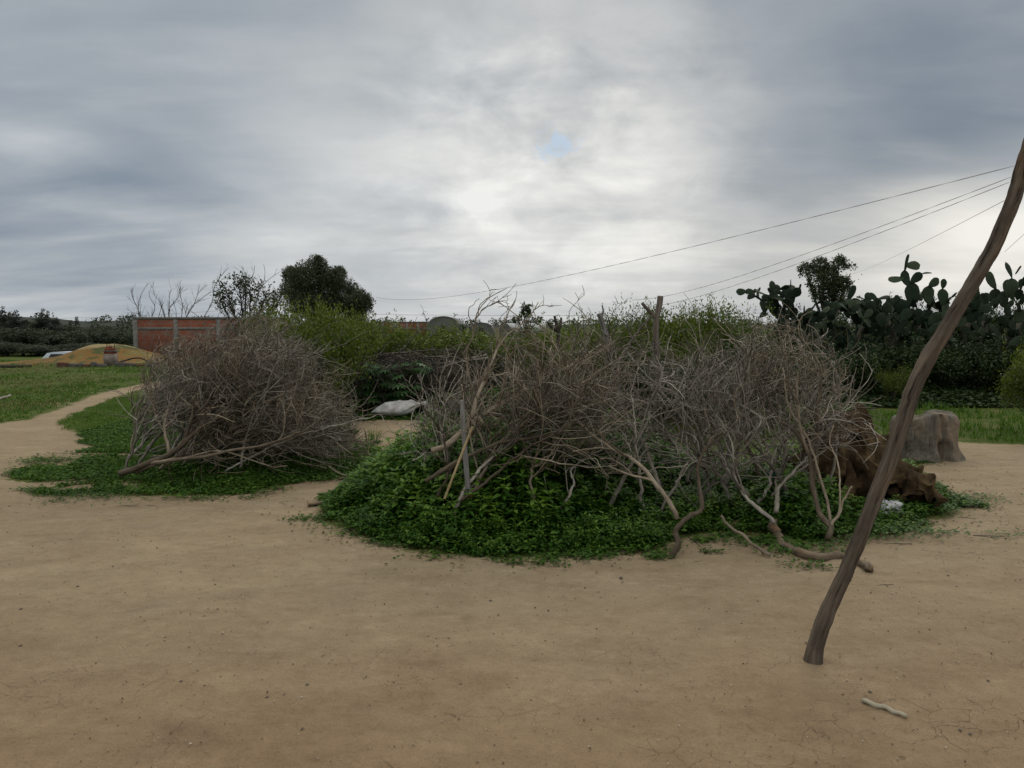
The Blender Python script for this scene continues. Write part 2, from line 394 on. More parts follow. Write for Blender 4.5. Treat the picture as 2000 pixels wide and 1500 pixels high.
def build_ground():
    ang = np.concatenate([np.linspace(-50, 50, 401), np.linspace(50, 310, 90)[1:-1]])
    ang = np.radians(ang); rs = [0.5]
    while rs[-1] < 3000: rs.append(rs[-1] * (1.0135 if rs[-1] < 60 else 1.06))
    rs = np.array(rs); A, Rr = np.meshgrid(ang, rs); X = np.sin(A) * Rr; Y = np.cos(A) * Rr
    Z = hz(X, Y)
    near = sstep(12 - np.hypot(X, Y), 0, 6)
    Z = Z + near * 0.016 * fbm(np.stack([X * 2.2, Y * 2.2, 0*X], -1), 4, 11)
    sdv = green_sd(X, Y)
    V = np.stack([X, Y, Z], -1).reshape(-1, 3); K = len(ang)
    i = np.arange(len(rs) - 1)[:, None] * K; j = np.arange(K)[None]; j2 = (j + 1) % K
    q = np.stack([i + j, i + j2, i + K + j2, i + K + j], -1).reshape(-1, 4)[:, ::-1]
    mb = MB(); mb.add(V, q, None, np.clip(sdv, -1, 1).ravel())
    mb.add(np.concatenate([[[0, 0, 0.0]], V[:K]]), None, [(0, 1 + (k + 1) % K, 1 + k) for k in range(K)], -1.0)
    m, t, b, _ = newmat('ground')
    geo = t.n.new('ShaderNodeNewGeometry').outputs['Position']
    g = t.attr('rnd')
    nb = t.noise(geo, 0.35, 5, 0.55, 0.4); nm = t.noise(t.scale(geo, (0.8, 1.5, 1)), 1.7, 6, 0.62, 0.6); nf = t.noise(geo, 14, 6, 0.7); ng = t.noise(geo, 90, 3, 0.7)
    nstreak = t.noise(t.scale(geo, (0.9, 2.0, 1)), 3.4, 7, 0.68, 0.8)
    n5 = t.noise(geo, 5.5, 5, 0.6, 0.3); f = t.math('ADD', t.math('MULTIPLY', nm, 0.38), t.math('MULTIPLY', nf, 0.28)); f = t.math('MULTIPLY_ADD', nstreak, 0.22, f); f = t.math('MULTIPLY_ADD', n5, 0.18, f)
    sand = t.ramp(f, [(0.32, (.185, .132, .084)), (0.46, (.255, .192, .122)), (0.58, (.310, .240, .156)), (0.74, (.41, .325, .22))])
    # damp, redder silt close to the camera, with lens vignetting painted in as darkening
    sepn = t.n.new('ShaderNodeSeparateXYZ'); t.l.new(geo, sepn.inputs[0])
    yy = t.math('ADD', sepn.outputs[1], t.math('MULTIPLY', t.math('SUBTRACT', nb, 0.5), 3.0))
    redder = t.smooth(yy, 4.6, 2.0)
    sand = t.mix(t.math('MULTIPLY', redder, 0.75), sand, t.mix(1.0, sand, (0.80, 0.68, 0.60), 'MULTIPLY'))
    greyp = t.smooth(t.noise(t.scale(geo, (0.7, 1.6, 1)), 0.9, 5, 0.6, 1.0), 0.52, 0.70)
    sand = t.mix(t.math('MULTIPLY', greyp, 0.35), sand, t.mix(1.0, sand, (0.70, 0.74, 0.80), 'MULTIPLY'))
    sand = t.mix(t.math('MULTIPLY', t.smooth(ng, 0.50, 0.72), 0.55), sand, t.mix(1.0, sand, (0.6, 0.57, 0.53), 'MULTIPLY'))
    # drying cracks in the foreground
    wv = t.vmath('ADD', geo, t.scale(t.noise(geo, 3.5, 4, 0.6, 0, True), (0.28, 0.28, 0)))
    vo = t.n.new('ShaderNodeTexVoronoi'); vo.feature = 'DISTANCE_TO_EDGE'; vo.inputs['Scale'].default_value = 6.5; t.l.new(wv, vo.inputs['Vector'])
    cr = t.math('MULTIPLY', t.smooth(vo.outputs[0], 0.009, 0.001), t.smooth(t.noise(geo, 1.6, 4, 0.6), 0.50, 0.60))
    cr = t.math('MULTIPLY', cr, t.smooth(sepn.outputs[1], 4.0, 2.7))
    sand = t.mix(t.math('MULTIPLY', cr, 0.38), sand, (.08, .055, .04))
    # fallen leaf specks
    sp = t.n.new('ShaderNodeTexVoronoi'); sp.inputs['Scale'].default_value = 7; t.l.new(t.vmath('ADD', geo, t.scale(t.noise(geo, 20, 2, 0.5, 0, True), (0.05, 0.05, 0))), sp.inputs['Vector'])
    spk = t.math('MULTIPLY', t.smooth(sp.outputs[0], 0.11, 0.07), t.math('MAXIMUM', t.smooth(t.noise(geo, 0.9, 3), 0.58, 0.62), t.math('MULTIPLY', t.smooth(g, -0.42, -0.02), t.smooth(t.noise(geo, 2.2, 3), 0.40, 0.52))))
    sand = t.mix(t.math('MULTIPLY', spk, 0.6), sand, (.09, .06, .04))
    grn = t.ramp(t.math('MULTIPLY_ADD', nf, 0.4, t.math('MULTIPLY', nm, 0.6)), [(0.33, (.030, .052, .006)), (0.50, (.060, .090, .014)), (0.60, (.105, .105, .034)), (0.74, (.20, .155, .08))])
    ge = t.math('ADD', g, t.math('MULTIPLY', t.math('SUBTRACT', nm, 0.5), 0.55)); ge = t.math('ADD', ge, t.math('MULTIPLY', t.math('SUBTRACT', nf, 0.5), 0.4))
    bare = t.smooth(t.noise(t.scale(geo, (0.5, 1.6, 1)), 0.8, 5, 0.6), 0.60, 0.68)
    gm = t.smooth(ge, -0.05, 0.06)
    gm = t.math('MULTIPLY', gm, t.math('SUBTRACT', 1.0, t.math('MULTIPLY', bare, t.smooth(g, 0.98, 0.6))))
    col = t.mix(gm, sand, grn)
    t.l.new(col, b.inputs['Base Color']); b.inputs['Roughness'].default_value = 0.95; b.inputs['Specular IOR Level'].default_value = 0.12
    h = t.math('ADD', t.math('MULTIPLY', nf, 0.7), t.math('MULTIPLY', ng, 0.30)); h = t.math('MULTIPLY_ADD', nstreak, 0.6, h); h = t.math('MULTIPLY_ADD', n5, 0.9, h); h = t.math('SUBTRACT', h, t.math('MULTIPLY', cr, 0.5))
    bump(t, b, h, 0.75, 0.035)
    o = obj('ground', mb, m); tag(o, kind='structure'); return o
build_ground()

# ------------------------------------------------------------------ low vegetation (stuff)
def scatter(poly_px=None, box=None, n=1000, dens=None, minsd=0.0):
    x = rng.uniform(box[0], box[1], n); y = rng.uniform(box[2], box[3], n); return x, y
def grass_field(name, label, mat, x, y, h, wdt, lean=0.5, per=3, pref=None):
    n = len(x) * per
    X = np.repeat(x, per) + rng.normal(0, .02, n); Y = np.repeat(y, per) + rng.normal(0, .02, n); H = np.repeat(h, per) * rng.uniform(.6, 1.2, n)
    c = np.stack([X, Y, hz(X, Y) - 0.003], -1)
    a = rng.uniform(0, 2*math.pi, n); l = rng.uniform(0.1, lean, n)
    d = np.stack([np.cos(a)*l, np.sin(a)*l, np.ones(n)], -1)
    nv = np.stack([np.cos(a), np.sin(a), np.zeros(n)], -1)
    mb = MB(); mb.leaves(c, d, nv, H, np.repeat(wdt, per), 0.1)
    o = obj(name, mb, mat); tag(o, label, 'grass', kind='stuff'); return o
def patch_noise(x, y, s=1.0, seed=3): return fbm(np.stack([x*s, y*s, 0*x], -1), 3, seed) + 0.5

def meadow():
    n = 60000
    y = 9.5 + 24 * rng.random(n) ** 1.0; x = rng.uniform(-1.0, 0.9, n) * y * 0.85
    s = green_sd(x, y); k = (s > 0.06 + 0.2 * (patch_noise(x, y, 1.2) - 0.5)) & (patch_noise(x, y * .5, 0.7, 9) < 0.54 + rng.uniform(-.1, .1, n))
    k &= ~((y < 12.2) & (sdist(x, y, EDGE_REAR) < 0))| ((y >= 9.5) & (sdist(x, y, EDGE_MEADOW) > 0))
    x, y = x[k], y[k]
    h = (0.025 + 0.0020 * y) * (0.6 + 0.8 * patch_noise(x, y, 0.8, 4)); h = np.where(x > 0, h * 2.2, h)
    grass_field('grass', 'short green meadow grass beyond the sandy clearing', MT['grass'], x, y, h, 0.006 + 0.0009 * y, 0.9, 3)
    # dry tufts
    n = 9000; y = rng.uniform(12, 30, n); x = rng.uniform(-0.95, -0.30, n) * y
    k = (sdist(x, y, EDGE_MEADOW) > 0.1) & (patch_noise(x, y, 0.6, 21) > 0.50); x, y = x[k], y[k]
    grass_field('dry_grass', 'yellowed dry grass tufts scattered through the left meadow', MT['drygrass'], x, y, np.full(len(x), .06), np.full(len(x), .012), 0.9, 4)
meadow()

def creepers(name, label, poly, bbox, n, hfun, size, mat, tall=0.0):
    x = rng.uniform(bbox[0], bbox[1], n); y = rng.uniform(bbox[2], bbox[3], n)
    s = sdist(x, y, poly); nz = patch_noise(x, y, 2.2, 6)
    k = (s > (-0.06 + 0.5 * (nz - 0.42))) & ((poly is not EDGE_FRONT) | (s < .12 + .5 * rng.random(n) ** 2)) & ~((bare_left(x, y) > .25) & (poly is EDGE_LEFT) & (rng.random(n) < .93)) ; x, y, s = x[k], y[k], s[k]
    m = len(x); H = hfun(x, y, s)
    z = H * rng.random(m) ** 0.5
    c = np.stack([x, y, z + 0.004], -1)
    a = rng.uniform(0, 2*math.pi, m); e = rng.uniform(-0.25, 0.6, m)
    d = np.stack([np.cos(a), np.sin(a), e], -1); nv = np.stack([rng.normal(0, .35, m), rng.normal(0, .35, m) , np.ones(m)], -1)
    L = size * rng.uniform(.6, 1.5, m)
    mb = MB(); mb.leaves(c, d, nv, L, L * rng.uniform(.6, .95, m), 0.15)
    o = obj(name, mb, mat); tag(o, label, 'weeds', kind='stuff'); return o
bl = np.array(EDGE_LEFT); bf = np.array(EDGE_FRONT)
def hl(x, y, s): return np.clip(s, 0, .8) * 0.28 * np.clip(patch_noise(x, y, 1.5, 2) * 1.4 - .2, .15, 1) * sstep(x, -4.8, -2.5) + 0.02
creepers('ground_cover', 'low green creeping weeds under and around the left brushwood heap', EDGE_LEFT, (-6.5, -0.8, 6.9, 12.5), 110000, hl, 0.030, MT['creeper'])
xg = rng.uniform(-9.5, -1.0, 62000); yg = rng.uniform(6.9, 16.5, 62000); kg = (sdist(xg, yg, EDGE_LEFT) > -0.03 + 0.4*(patch_noise(xg, yg, 2.2, 6)-.45)) & (bare_left(xg, yg) < .3) & (patch_noise(xg, yg, .9, 61) > np.where(yg > 9, .30, .38))
xg, yg = xg[kg], yg[kg]
grass_field('grass', 'bright green grass fringe in front of the left brushwood heap', MT['grass'], xg, yg, (0.04 + 0.16 * sstep(yg, 7.7, 9.5) * (1 - sstep(yg, 10.5, 12.5)) * sstep(xg, -5.2, -4.2)) * (.4 + 1.2 * patch_noise(xg, yg, 2.2, 8)), np.full(len(xg), .007), 0.9, 3)

# nettles of the front mound: stems with whorls of pointed serrate leaves
def weed_height(x, y):
    s = sdist(x, y, EDGE_FRONT)
    lx = x / y * F + 1000
    top = np.interp(lx, [620, 760, 900, 1200, 1300, 1360, 1430, 1560, 1640, 1760, 1900], [.40, .58, .56, .50, .40, .18, .16, .26, .20, .15, .10])
    return np.clip(0.05 + s * np.interp(lx, [620, 900, 1700, 1900], [.55, .50, .5, .2]), 0.03, top) * np.clip(0.15 + 1.7 * patch_noise(x, y, 2.3, 13), .35, 1.5)
def nettles():
    n = 8000
    x = rng.uniform(bf[:, 0].min(), bf[:, 0].max(), n); y = rng.uniform(5.0, 8.4, n)
    s = sdist(x, y, EDGE_FRONT); k = (s > 0.02 + 0.12 * (patch_noise(x, y, 3, 2) - .5)) & (rng.random(n) < np.where(y > 7.2, .4, 1)) & ((x < 2.6) | (rng.random(n) < .35))
    x, y = x[k], y[k]; H = weed_height(x, y) * rng.uniform(.7, 1.12, len(x)); m = len(x)
    mb = MB(); K = 7; pl = rng.random(len(x)) ** 2 * .35
    lean = rng.normal(0, .14, (m, 2)); lean[:, 1] -= 0.10
    tt = np.linspace(0, 1, 4)
    pts = np.stack([x[:, None] + lean[:, :1]*H[:, None]*tt, y[:, None] + lean[:, 1:]*H[:, None]*tt, H[:, None]*tt + 0*x[:, None]], -1)
    mb.tubes(pts, np.full((m, 4), .0022), 3, np.full(m, .8), cap=False)
    for kx in range(K):
        f = 0.25 + 0.75 * kx / (K - 1); zz = H * f; vis = (zz > 0.03)
        ph = rng.uniform(0, 6.28, m)
        for q in range(4):
            a = ph + q * math.pi / 2 + rng.normal(0, .2, m)
            sz = (0.088 - 0.034 * (kx / (K - 1)) ** 2) * rng.uniform(.75, 1.25, m) * np.clip(H / 0.28, .45, 1.1)
            el = (0.5 if kx == K - 1 else -0.05) + rng.normal(0, .22, m)
            c = np.stack([x + lean[:, 0]*zz, y + lean[:, 1]*zz, zz], -1)[vis]
            d = np.stack([np.cos(a), np.sin(a), el], -1)[vis]
            nv = np.tile([0, 0, 1.0], (len(c), 1)) + rng.normal(0, .2, (len(c), 3))
            mb.leaves(c + nrm(d) * .008, d, nv, sz[vis], sz[vis] * .5, .16, np.clip(rng.random(len(c)) * .55 + pl[vis] + (.32 if kx >= K - 2 else 0), 0, 1), pointy=True)
    o = obj('nettle_patch', mb, MT['nettle']); tag(o, 'dense green nettles growing through the front brushwood heap', 'weeds', kind='stuff')
nettles()
def hf(x, y, s): return np.minimum(weed_height(x, y) * .75, .2) + .012
creepers('ground_cover', 'low round leaved weeds along the sandy front edge of the nettle mound', EDGE_FRONT, (bf[:, 0].min() - .2, bf[:, 0].max() + .3, 4.9, 7.0), 60000, hf, 0.034, MT['creeper'])

ER = gpoly([(600, 800), (650, 822), (735, 820), (800, 823), (860, 836), (1000, 850), (1500, 850), (1500, 790), (600, 770)])
def hr(x, y, s): return np.where((y < 13.2) & (x > -2.7) & (x < -1.4), .12, 1) * np.clip(s, 0.05, .6) * .7 * (0.5 + patch_noise(x, y, 1.2, 5))
creepers('ground_cover', 'dark leafy weeds behind the white sack and the rear clearing', ER, (-4.2, 3.5, 12.55, 15), 26000, hr, 0.07, MT['nettle'])
EQ = [(3.2, 14.2), (12.5, 14.0), (12.5, 16.8), (3.2, 16.8)]
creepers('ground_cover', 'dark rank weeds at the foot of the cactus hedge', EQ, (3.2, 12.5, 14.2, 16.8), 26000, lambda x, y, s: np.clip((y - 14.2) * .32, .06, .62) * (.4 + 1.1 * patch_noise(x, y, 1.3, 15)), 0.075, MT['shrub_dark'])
# ------------------------------------------------------------------ branches
def smooth_poly(pts, n=24, wob=0.0):
    pts = np.asarray(pts, float); d = np.concatenate([[0], np.cumsum(np.linalg.norm(np.diff(pts, axis=0), axis=1))])
    # catmull-rom
    t = np.linspace(0, d[-1], n); out = np.zeros((n, 3))
    m = np.gradient(pts, d, axis=0)
    for i, tv in enumerate(t):
        k = min(np.searchsorted(d, tv, 'right') - 1, len(d) - 2); h = d[k+1] - d[k]; s = (tv - d[k]) / h
        out[i] = (2*s**3 - 3*s**2 + 1)*pts[k] + (s**3 - 2*s**2 + s)*h*m[k] + (-2*s**3 + 3*s**2)*pts[k+1] + (s**3 - s**2)*h*m[k+1]
    if wob:
        w_ = rng.normal(0, wob, (n, 3)); w_[1:-1] = (w_[:-2] + w_[1:-1] + w_[2:]) / 2; w_[0] = 0; out += w_
    return out
def grow(par, prad, n, Lr, rr, K=7, spread=0.9, up=0.25, wig=0.22, curl=0.25, tmin=0.15, bias=None, taper=0.55):
    """par (N,K,3) parent lines; returns n child lines per call"""
    N, Kp, _ = par.shape
    i = rng.integers(0, N, n); t = tmin + (1 - tmin) * rng.random(n); f = t * (Kp - 1); k = np.minimum(f.astype(int), Kp - 2); fr = (f - k)[:, None]
    p = par[i, k] * (1 - fr) + par[i, k + 1] * fr; tan = nrm(par[i, k + 1] - par[i, k])
    r0 = prad[i, k] * (1 - fr[:, 0]) + prad[i, k + 1] * fr[:, 0]
    perp = rng.normal(0, 1, (n, 3)); perp = nrm(perp - tan * np.sum(perp * tan, -1, keepdims=True))
    a = rng.uniform(.45, 1.0, n)[:, None] * spread
    d = nrm(tan * np.cos(a) + perp * np.sin(a) + np.array([0, 0, up * .5]))
    L = rng.uniform(*Lr, n) * (1.15 - 0.5 * t)
    cv = rng.normal(0, curl, (n, 3)) + (np.array(bias) if bias is not None else 0); cv[:, 2] += up * .35
    pts = [p]
    for _ in range(K - 1):
        d = nrm(d + cv / K * 2.2 + rng.normal(0, wig, (n, 3))); p = p + d * (L / (K - 1))[:, None]; pts.append(p)
    pts = np.stack(pts, 1)
    rad0 = np.minimum(r0 * rng.uniform(.45, .85, n), rr[1]); rad0 = np.maximum(rad0, rr[0])
    rad = rad0[:, None] * np.linspace(1, taper, K)[None]
    return pts, rad
def clip_env(pts, rad, env):
    if env is None: return pts, rad
    e = pts[:, -1]; m_ = pts[:, pts.shape[1] // 2]
    ok = (env(e) & env(m_)) | (rng.random(len(pts)) < 0.24)
    ok &= (pts[:, :, 2].min(1) > -0.01)
    return pts[ok], rad[ok]
def branch(name, label, cat, group, pts, r0, r1, mat, lv=((6, (.3, .6), 5), (5, (.15, .35), 4)), up=.3, wig=.2, curl=.3, env=None, rmin=.0022, n=34, wob=.007, spread=.9, tmin=.2, base=None, sides=7, bias=None, extra=None, rmax=.02):
    line = smooth_poly(pts, n, wob)[None]; rad = (r1 + (r0 - r1) * (1 - np.linspace(0, 1, n)) ** 1.35)[None]
    rad = rad * (1 + rng.normal(0, .05, rad.shape))
    mb = MB(); sd_ = float(rng.random() * 50)
    def disp(a, sg):
        ca, sa = np.cos(a) + 0*sg + sd_, np.sin(a) + 0*sg
        return .42 * fbm(np.stack([ca*1.2, sa*1.2, sg*9 + 0*a], -1), 3, 2) + .22 * fbm(np.stack([ca*3, sa*3, sg*22 + 0*a], -1), 2, 6)
    mb.tubes(line, rad, sides, cap=True, disp=disp)
    for e in (extra or []):
        l2 = smooth_poly(e[0], 20, wob)[None]; ra = np.linspace(e[1], e[2], 20)[None]; mb.tubes(l2, ra, max(5, sides - 1), disp=disp); fx = np.linspace(0, 19, 14).round().astype(int); l2 = l2[:, fx]; ra = ra[:, fx]
        f = np.linspace(0, n - 1, 14).round().astype(int)
        line = np.concatenate([line[:, f] if line.shape[1] == n else line, l2]); rad = np.concatenate([rad[:, f] if rad.shape[1] == n else rad, ra])
    P0, R0 = line, rad
    for q, (num, Lr, K) in enumerate(lv):
        cnt = num if q == 0 else int(num * len(P0))
        if len(P0) == 0: break
        p, r = grow(P0, R0, cnt, Lr, (rmin, rmax / (1 + q)), K + 2, spread, up, wig, curl, tmin if q == 0 else .1, bias)
        p, r = clip_env(p, r, env)
        if len(p): mb.tubes(p, r, 4 if q == 0 else 3, cap=False)
        P0, R0 = p, r
    o = obj(name, mb, mat); recenter(o, base if base is not None else pts[0]); tag(o, label, cat, group); return o
def envelope(px_list, Y, ylo, yhi, slack=0.05):
    q = np.array([P(a, b, Y) for a, b in px_list])
    def f(p):
        top = np.interp(p[:, 0] * Y / np.maximum(p[:, 1], 1), q[:, 0], q[:, 2], left=-1, right=-1)
        tz = EYE + (top - EYE) * p[:, 1] / Y
        return (p[:, 2] < tz + slack - .04 + .55 * fbm(np.stack([p[:, 0] * 3.2, p[:, 1] * 1.6, 0 * p[:, 0]], -1), 3, 50)) & (p[:, 1] > ylo) & (p[:, 1] < yhi)
    return f
def arc(b, e, lift=0.2, side=0.0):
    b, e = np.array(b), np.array(e); L = np.linalg.norm(e - b)
    m1 = b * .66 + e * .34 + np.array([rng.normal(0, .05) + side, rng.normal(0, .05), lift * L * .9]); m2 = b * .33 + e * .67 + np.array([rng.normal(0, .06) + side, rng.normal(0, .06), lift * L])
    return [b, m1, m2, e]
def trace(pp): return [P(a, b, y) for a, b, y in pp]

def near(px, marks):
    return min(marks, key=lambda m: abs(m[0] - px))[1]
def look(b, e, r):
    L = float(np.linalg.norm(np.array(e) - np.array(b))); sl = (e[2] - b[2]) / max(L, .01); lean = 'rightward' if e[0] > b[0] else 'leftward'
    return ('short' if L < 1.0 else 'long' if L > 1.6 else 'medium') + ' ' + ('flat lying' if sl < .3 else 'steep' if sl > .7 else 'slanting') + ' ' + lean
MARKF = [(830, 'nearest the sack'), (905, 'by the slim grey stake'), (985, 'below the small flat topped tree'), (1085, 'below the blackened stub'), (1180, 'around the pale tilted post'), (1285, 'around the forked post'), (1370, 'right of the forked post'), (1450, 'above the half buried log'), (1540, 'left of the burlap cloth'), (1640, 'over the burlap cloth')]
MARKL = [(290, 'at the shed side edge'), (350, 'above the forked butt'), (420, 'in the middle'), (500, 'under the sparse grey tree'), (580, 'below the two humped tree'), (650, 'at the edge nearest the sack')]
# --- left heap
envL = envelope([(248, 900), (255, 760), (285, 690), (310, 640), (370, 640), (420, 615), (470, 590), (530, 600), (580, 640), (610, 680), (650, 730), (690, 790), (725, 850), (740, 905)], 8.0, 6.9, 9.8)
branch('dead_branch', 'thick forked dead limb sticking out at the lower left of the left heap', 'dead branch', None,
       trace([(234, 925, 7.25), (282, 908, 7.25), (330, 888, 7.3), (372, 856, 7.4), (400, 828, 7.5), (450, 806, 7.6), (520, 788, 7.7), (590, 740, 7.9)]), .034, .010, MT['twig_brown'],
       ((22, (.4, 1.0), 7), (7, (.2, .5), 6), (3, (.08, .25), 4)), up=.35, env=envL, extra=[(trace([(296, 904, 7.25), (345, 893, 7.2), (400, 893, 7.2), (450, 880, 7.2), (520, 868, 7.25), (600, 838, 7.3), (640, 800, 7.4)]), .022, .005),
       (trace([(330, 888, 7.3), (322, 850, 7.4), (330, 800, 7.6), (380, 740, 7.8), (420, 700, 8)]), .018, .005)])
GL = 'dead branches piled in the left heap'
for k in range(32):
    bx = rng.uniform(262, 470); Yb = rng.uniform(7.25, 9.0); b = G(bx, 635 + EYE * F / Yb); b[2] = rng.uniform(0.02, .16)
    if k < 12: e = P(np.clip(bx + rng.uniform(180, 400), 420, 735), rng.uniform(775, 880), Yb + rng.uniform(-.2, .5))
    elif k < 27: e = P(np.clip(bx + rng.uniform(90, 280), 320, 640), rng.uniform(640, 800), Yb + rng.uniform(-.2, .5))
    else: b[0] -= .1; e = P(np.clip(bx + rng.uniform(-80, 60), 268, 480), rng.uniform(650, 800), Yb + rng.uniform(-.2, .5))
    ex = (e[0] / e[1]) * F + 1000
    top = np.interp(ex, [255, 285, 310, 420, 530, 580, 615, 645, 668], [780, 700, 650, 620, 605, 655, 705, 755, 800])
    ey = HOR - (e[2] - EYE) / e[1] * F
    if ey < top: e[2] = EYE + (HOR - top) / F * e[1]
    e[2] = max(e[2], .1)
    branch('dead_branch', look(b, e, 0) + (' brown' if k % 3 == 1 else ' grey') + ' left heap branch, ending ' + near(ex, MARKL), 'dead branch', GL,
           arc(b, e, .05), rng.uniform(.010, .019), .005, MT[['twig_grey', 'twig_brown', 'twig_grey'][k % 3]], ((18, (.35, .95), 9), (7, (.2, .6), 8), (2.1, (.14, .38), 7)),
           up=.25, wig=.10, curl=.45, env=envL, rmin=.0035, rmax=.010, bias=(.30, 0, 0))
# --- front heap, traced limbs
envF = envelope([(770, 905), (790, 800), (830, 745), (880, 660), (905, 600), (960, 590), (1040, 620), (1070, 640), (1120, 625), (1180, 640), (1240, 650), (1300, 670), (1350, 655), (1420, 635), (1480, 620),
                 (1560, 612), (1620, 650), (1655, 700), (1680, 750), (1710, 790), (1740, 830), (1745, 900)], 6.6, 5.45, 9.0)
GF = 'dead branches piled in the front heap'
def hero(label, tr, r0, r1, mat='twig_brown', lv=((12, (.35, .8), 9), (4, (.2, .5), 8), (1.6, (.10, .25), 6)), **kw):
    kw.setdefault('env', envF); kw.setdefault('wig', .12); kw.setdefault('curl', .42); kw.setdefault('rmin', .003); kw.setdefault('wob', .005); kw.setdefault('rmax', .012)
    return branch('dead_branch', label, 'dead branch', None, trace(tr), r0, r1, MT[mat], lv, **kw)
hero('long brown limb with a sawn butt beside the grey post, reaching up to the right', [(843, 880, 5.75), (875, 871, 5.75), (902, 843, 5.8), (945, 810, 5.9), (1000, 778, 6.0), (1070, 735, 6.2), (1103, 722, 6.3), (1174, 672, 6.5)], .026, .007)
hero('curved brown limb lying low across the nettles from the grey post', [(831, 940, 5.6), (861, 921, 5.6), (912, 893, 5.65), (971, 866, 5.7), (1052, 854, 5.75), (1092, 846, 5.8), (1141, 816, 5.9), (1204, 757, 6.1), (1265, 684, 6.4)], .017, .006)
hero('tall forked stem rising above the heap behind the grey post', [(905, 850, 5.8), (918, 822, 5.8), (935, 770, 5.9), (961, 706, 6.0), (982, 662, 6.1), (1027, 624, 6.2), (1052, 592, 6.3)], .020, .004, lv=((8, (.12, .3), 6), (2, (.08, .18), 5)), env=None, up=.3,
     extra=[(trace([(959, 710, 6), (975, 655, 6.1), (985, 630, 6.1), (1007, 585, 6.2)]), .008, .003)])
hero('pale stem with five long whippy shoots against the sky', [(921, 850, 6.0), (923, 768, 6.0), (913, 717, 6.0), (912, 687, 6.05), (926, 649, 6.1), (930, 622, 6.1), (954, 583, 6.2), (990, 562, 6.3)], .013, .003, 'twig_brown', lv=((6, (.1, .25), 6), (1.5, (.06, .14), 4)), env=None, up=.3, wig=.10,
     extra=[(trace([(930, 622, 6.1), (945, 603, 6.1), (975, 590, 6.15), (988, 586, 6.2)]), .005, .002), (trace([(928, 640, 6.1), (915, 615, 6.1), (925, 595, 6.1), (936, 585, 6.1)]), .004, .002),
            (trace([(930, 622, 6.1), (938, 596, 6.1), (950, 583, 6.1), (966, 569, 6.2)]), .005, .002)])
hero('long bare limb slanting down to the right through the nettles', [(1323, 1014, 5.3), (1298, 967, 5.4), (1260, 917, 5.5), (1205, 880, 5.6), (1164, 854, 5.7), (1113, 808, 5.9), (1060, 770, 6.1)], .020, .007, lv=((10, (.3, .6), 6), (3, (.12, .35), 5), (1.5, (.06, .15), 3)))
hero('crooked branch with a bleached forked butt resting on the sand', [(1303, 1098, 5.0), (1318, 1080, 5.0), (1327, 1060, 5.05), (1321, 1036, 5.1), (1331, 1024, 5.12), (1350, 1007, 5.2), (1372, 994, 5.25), (1368, 965, 5.3), (1372, 880, 5.5), (1402, 858, 5.6), (1432, 828, 5.7), (1458, 784, 5.9), (1470, 740, 6.1)], .022, .004, n=50,
     lv=((12, (.3, .6), 6), (3.5, (.15, .35), 5), (2, (.06, .15), 3)), tmin=.4)
hero('three stemmed tan branch standing like a small tree beside the burlap', [(1617, 1054, 5.25), (1622, 1030, 5.3), (1602, 1008, 5.35), (1590, 959, 5.45), (1576, 880, 5.6), (1550, 840, 5.7), (1521, 822, 5.8), (1500, 780, 5.9), (1470, 720, 6.0), (1430, 655, 6.1)], .024, .006, n=36,
     lv=((12, (.3, .7), 6), (4, (.12, .35), 5), (2, (.06, .15), 3)), tmin=.35, up=.4, curl=.5,
     extra=[(trace([(1622, 1030, 5.3), (1640, 1000, 5.3), (1648, 975, 5.3), (1664, 952, 5.3)]), .012, .006), (trace([(1636, 1005, 5.3), (1641, 970, 5.3), (1637, 904, 5.4), (1620, 860, 5.5), (1628, 830, 5.5)]), .008, .004),
            (trace([(1622, 1030, 5.32), (1614, 980, 5.4), (1596, 912, 5.5), (1580, 865, 5.6), (1540, 790, 5.7), (1530, 720, 5.8)]), .012, .005)])
hero('upright tan trunk with curling shoots over the burlap', [(1585, 960, 5.7), (1592, 900, 5.7), (1598, 850, 5.7), (1597, 784, 5.75), (1605, 722, 5.8), (1592, 695, 5.85), (1560, 645, 5.9), (1564, 624, 5.95), (1584, 606, 6)], .022, .004,
     lv=((13, (.25, .55), 7), (4, (.12, .3), 6), (2, (.06, .15), 3)), up=.5, curl=.7, extra=[(trace([(1560, 645, 5.9), (1545, 640, 5.9), (1535, 625, 5.9)]), .004, .002)])
hero('dark crooked limb hooked over the forked post', [(1199, 722, 6.6), (1230, 672, 6.8), (1250, 642, 7.0), (1272, 618, 7.2)], .014, .010, 'twig_dark', lv=((3, (.15, .3), 4),), env=None)
hero('thin leaning sapling with a curled withered top', [(1190, 760, 6.8), (1196, 690, 6.8), (1190, 640, 6.8), (1200, 605, 6.8), (1222, 588, 6.8)], .007, .002, 'twig_dark', lv=((8, (.12, .3), 6), (1.5, (.06, .12), 4)), env=None, curl=.8, up=.5)
hero('slender bowed shoot rising alone above the middle of the heap', [(1125, 700, 6.9), (1116, 650, 6.9), (1112, 606, 6.9), (1122, 592, 6.9), (1142, 576, 6.9)], .006, .002, 'twig_dark', lv=((3, (.1, .25), 4),), env=None)
hero('white barked leaning shoot at the left edge of the front heap', [(870, 900, 5.8), (862, 850, 5.9), (868, 800, 6), (858, 770, 6.1), (862, 735, 6.1), (875, 690, 6.1), (874, 680, 6.1)], .007, .003, 'twig_pale', lv=((6, (.12, .3), 6), (2, (.06, .12), 4)), curl=.6, env=None)
hero('wavy grey shoot leaning over the white sack', [(830, 900, 6.2), (800, 850, 6.5), (808, 800, 6.6), (825, 772, 6.7), (822, 745, 6.7), (828, 728, 6.7)], .006, .0025, 'twig_pale', lv=((9, (.12, .35), 6), (2, (.06, .14), 4)), curl=.6, env=None)
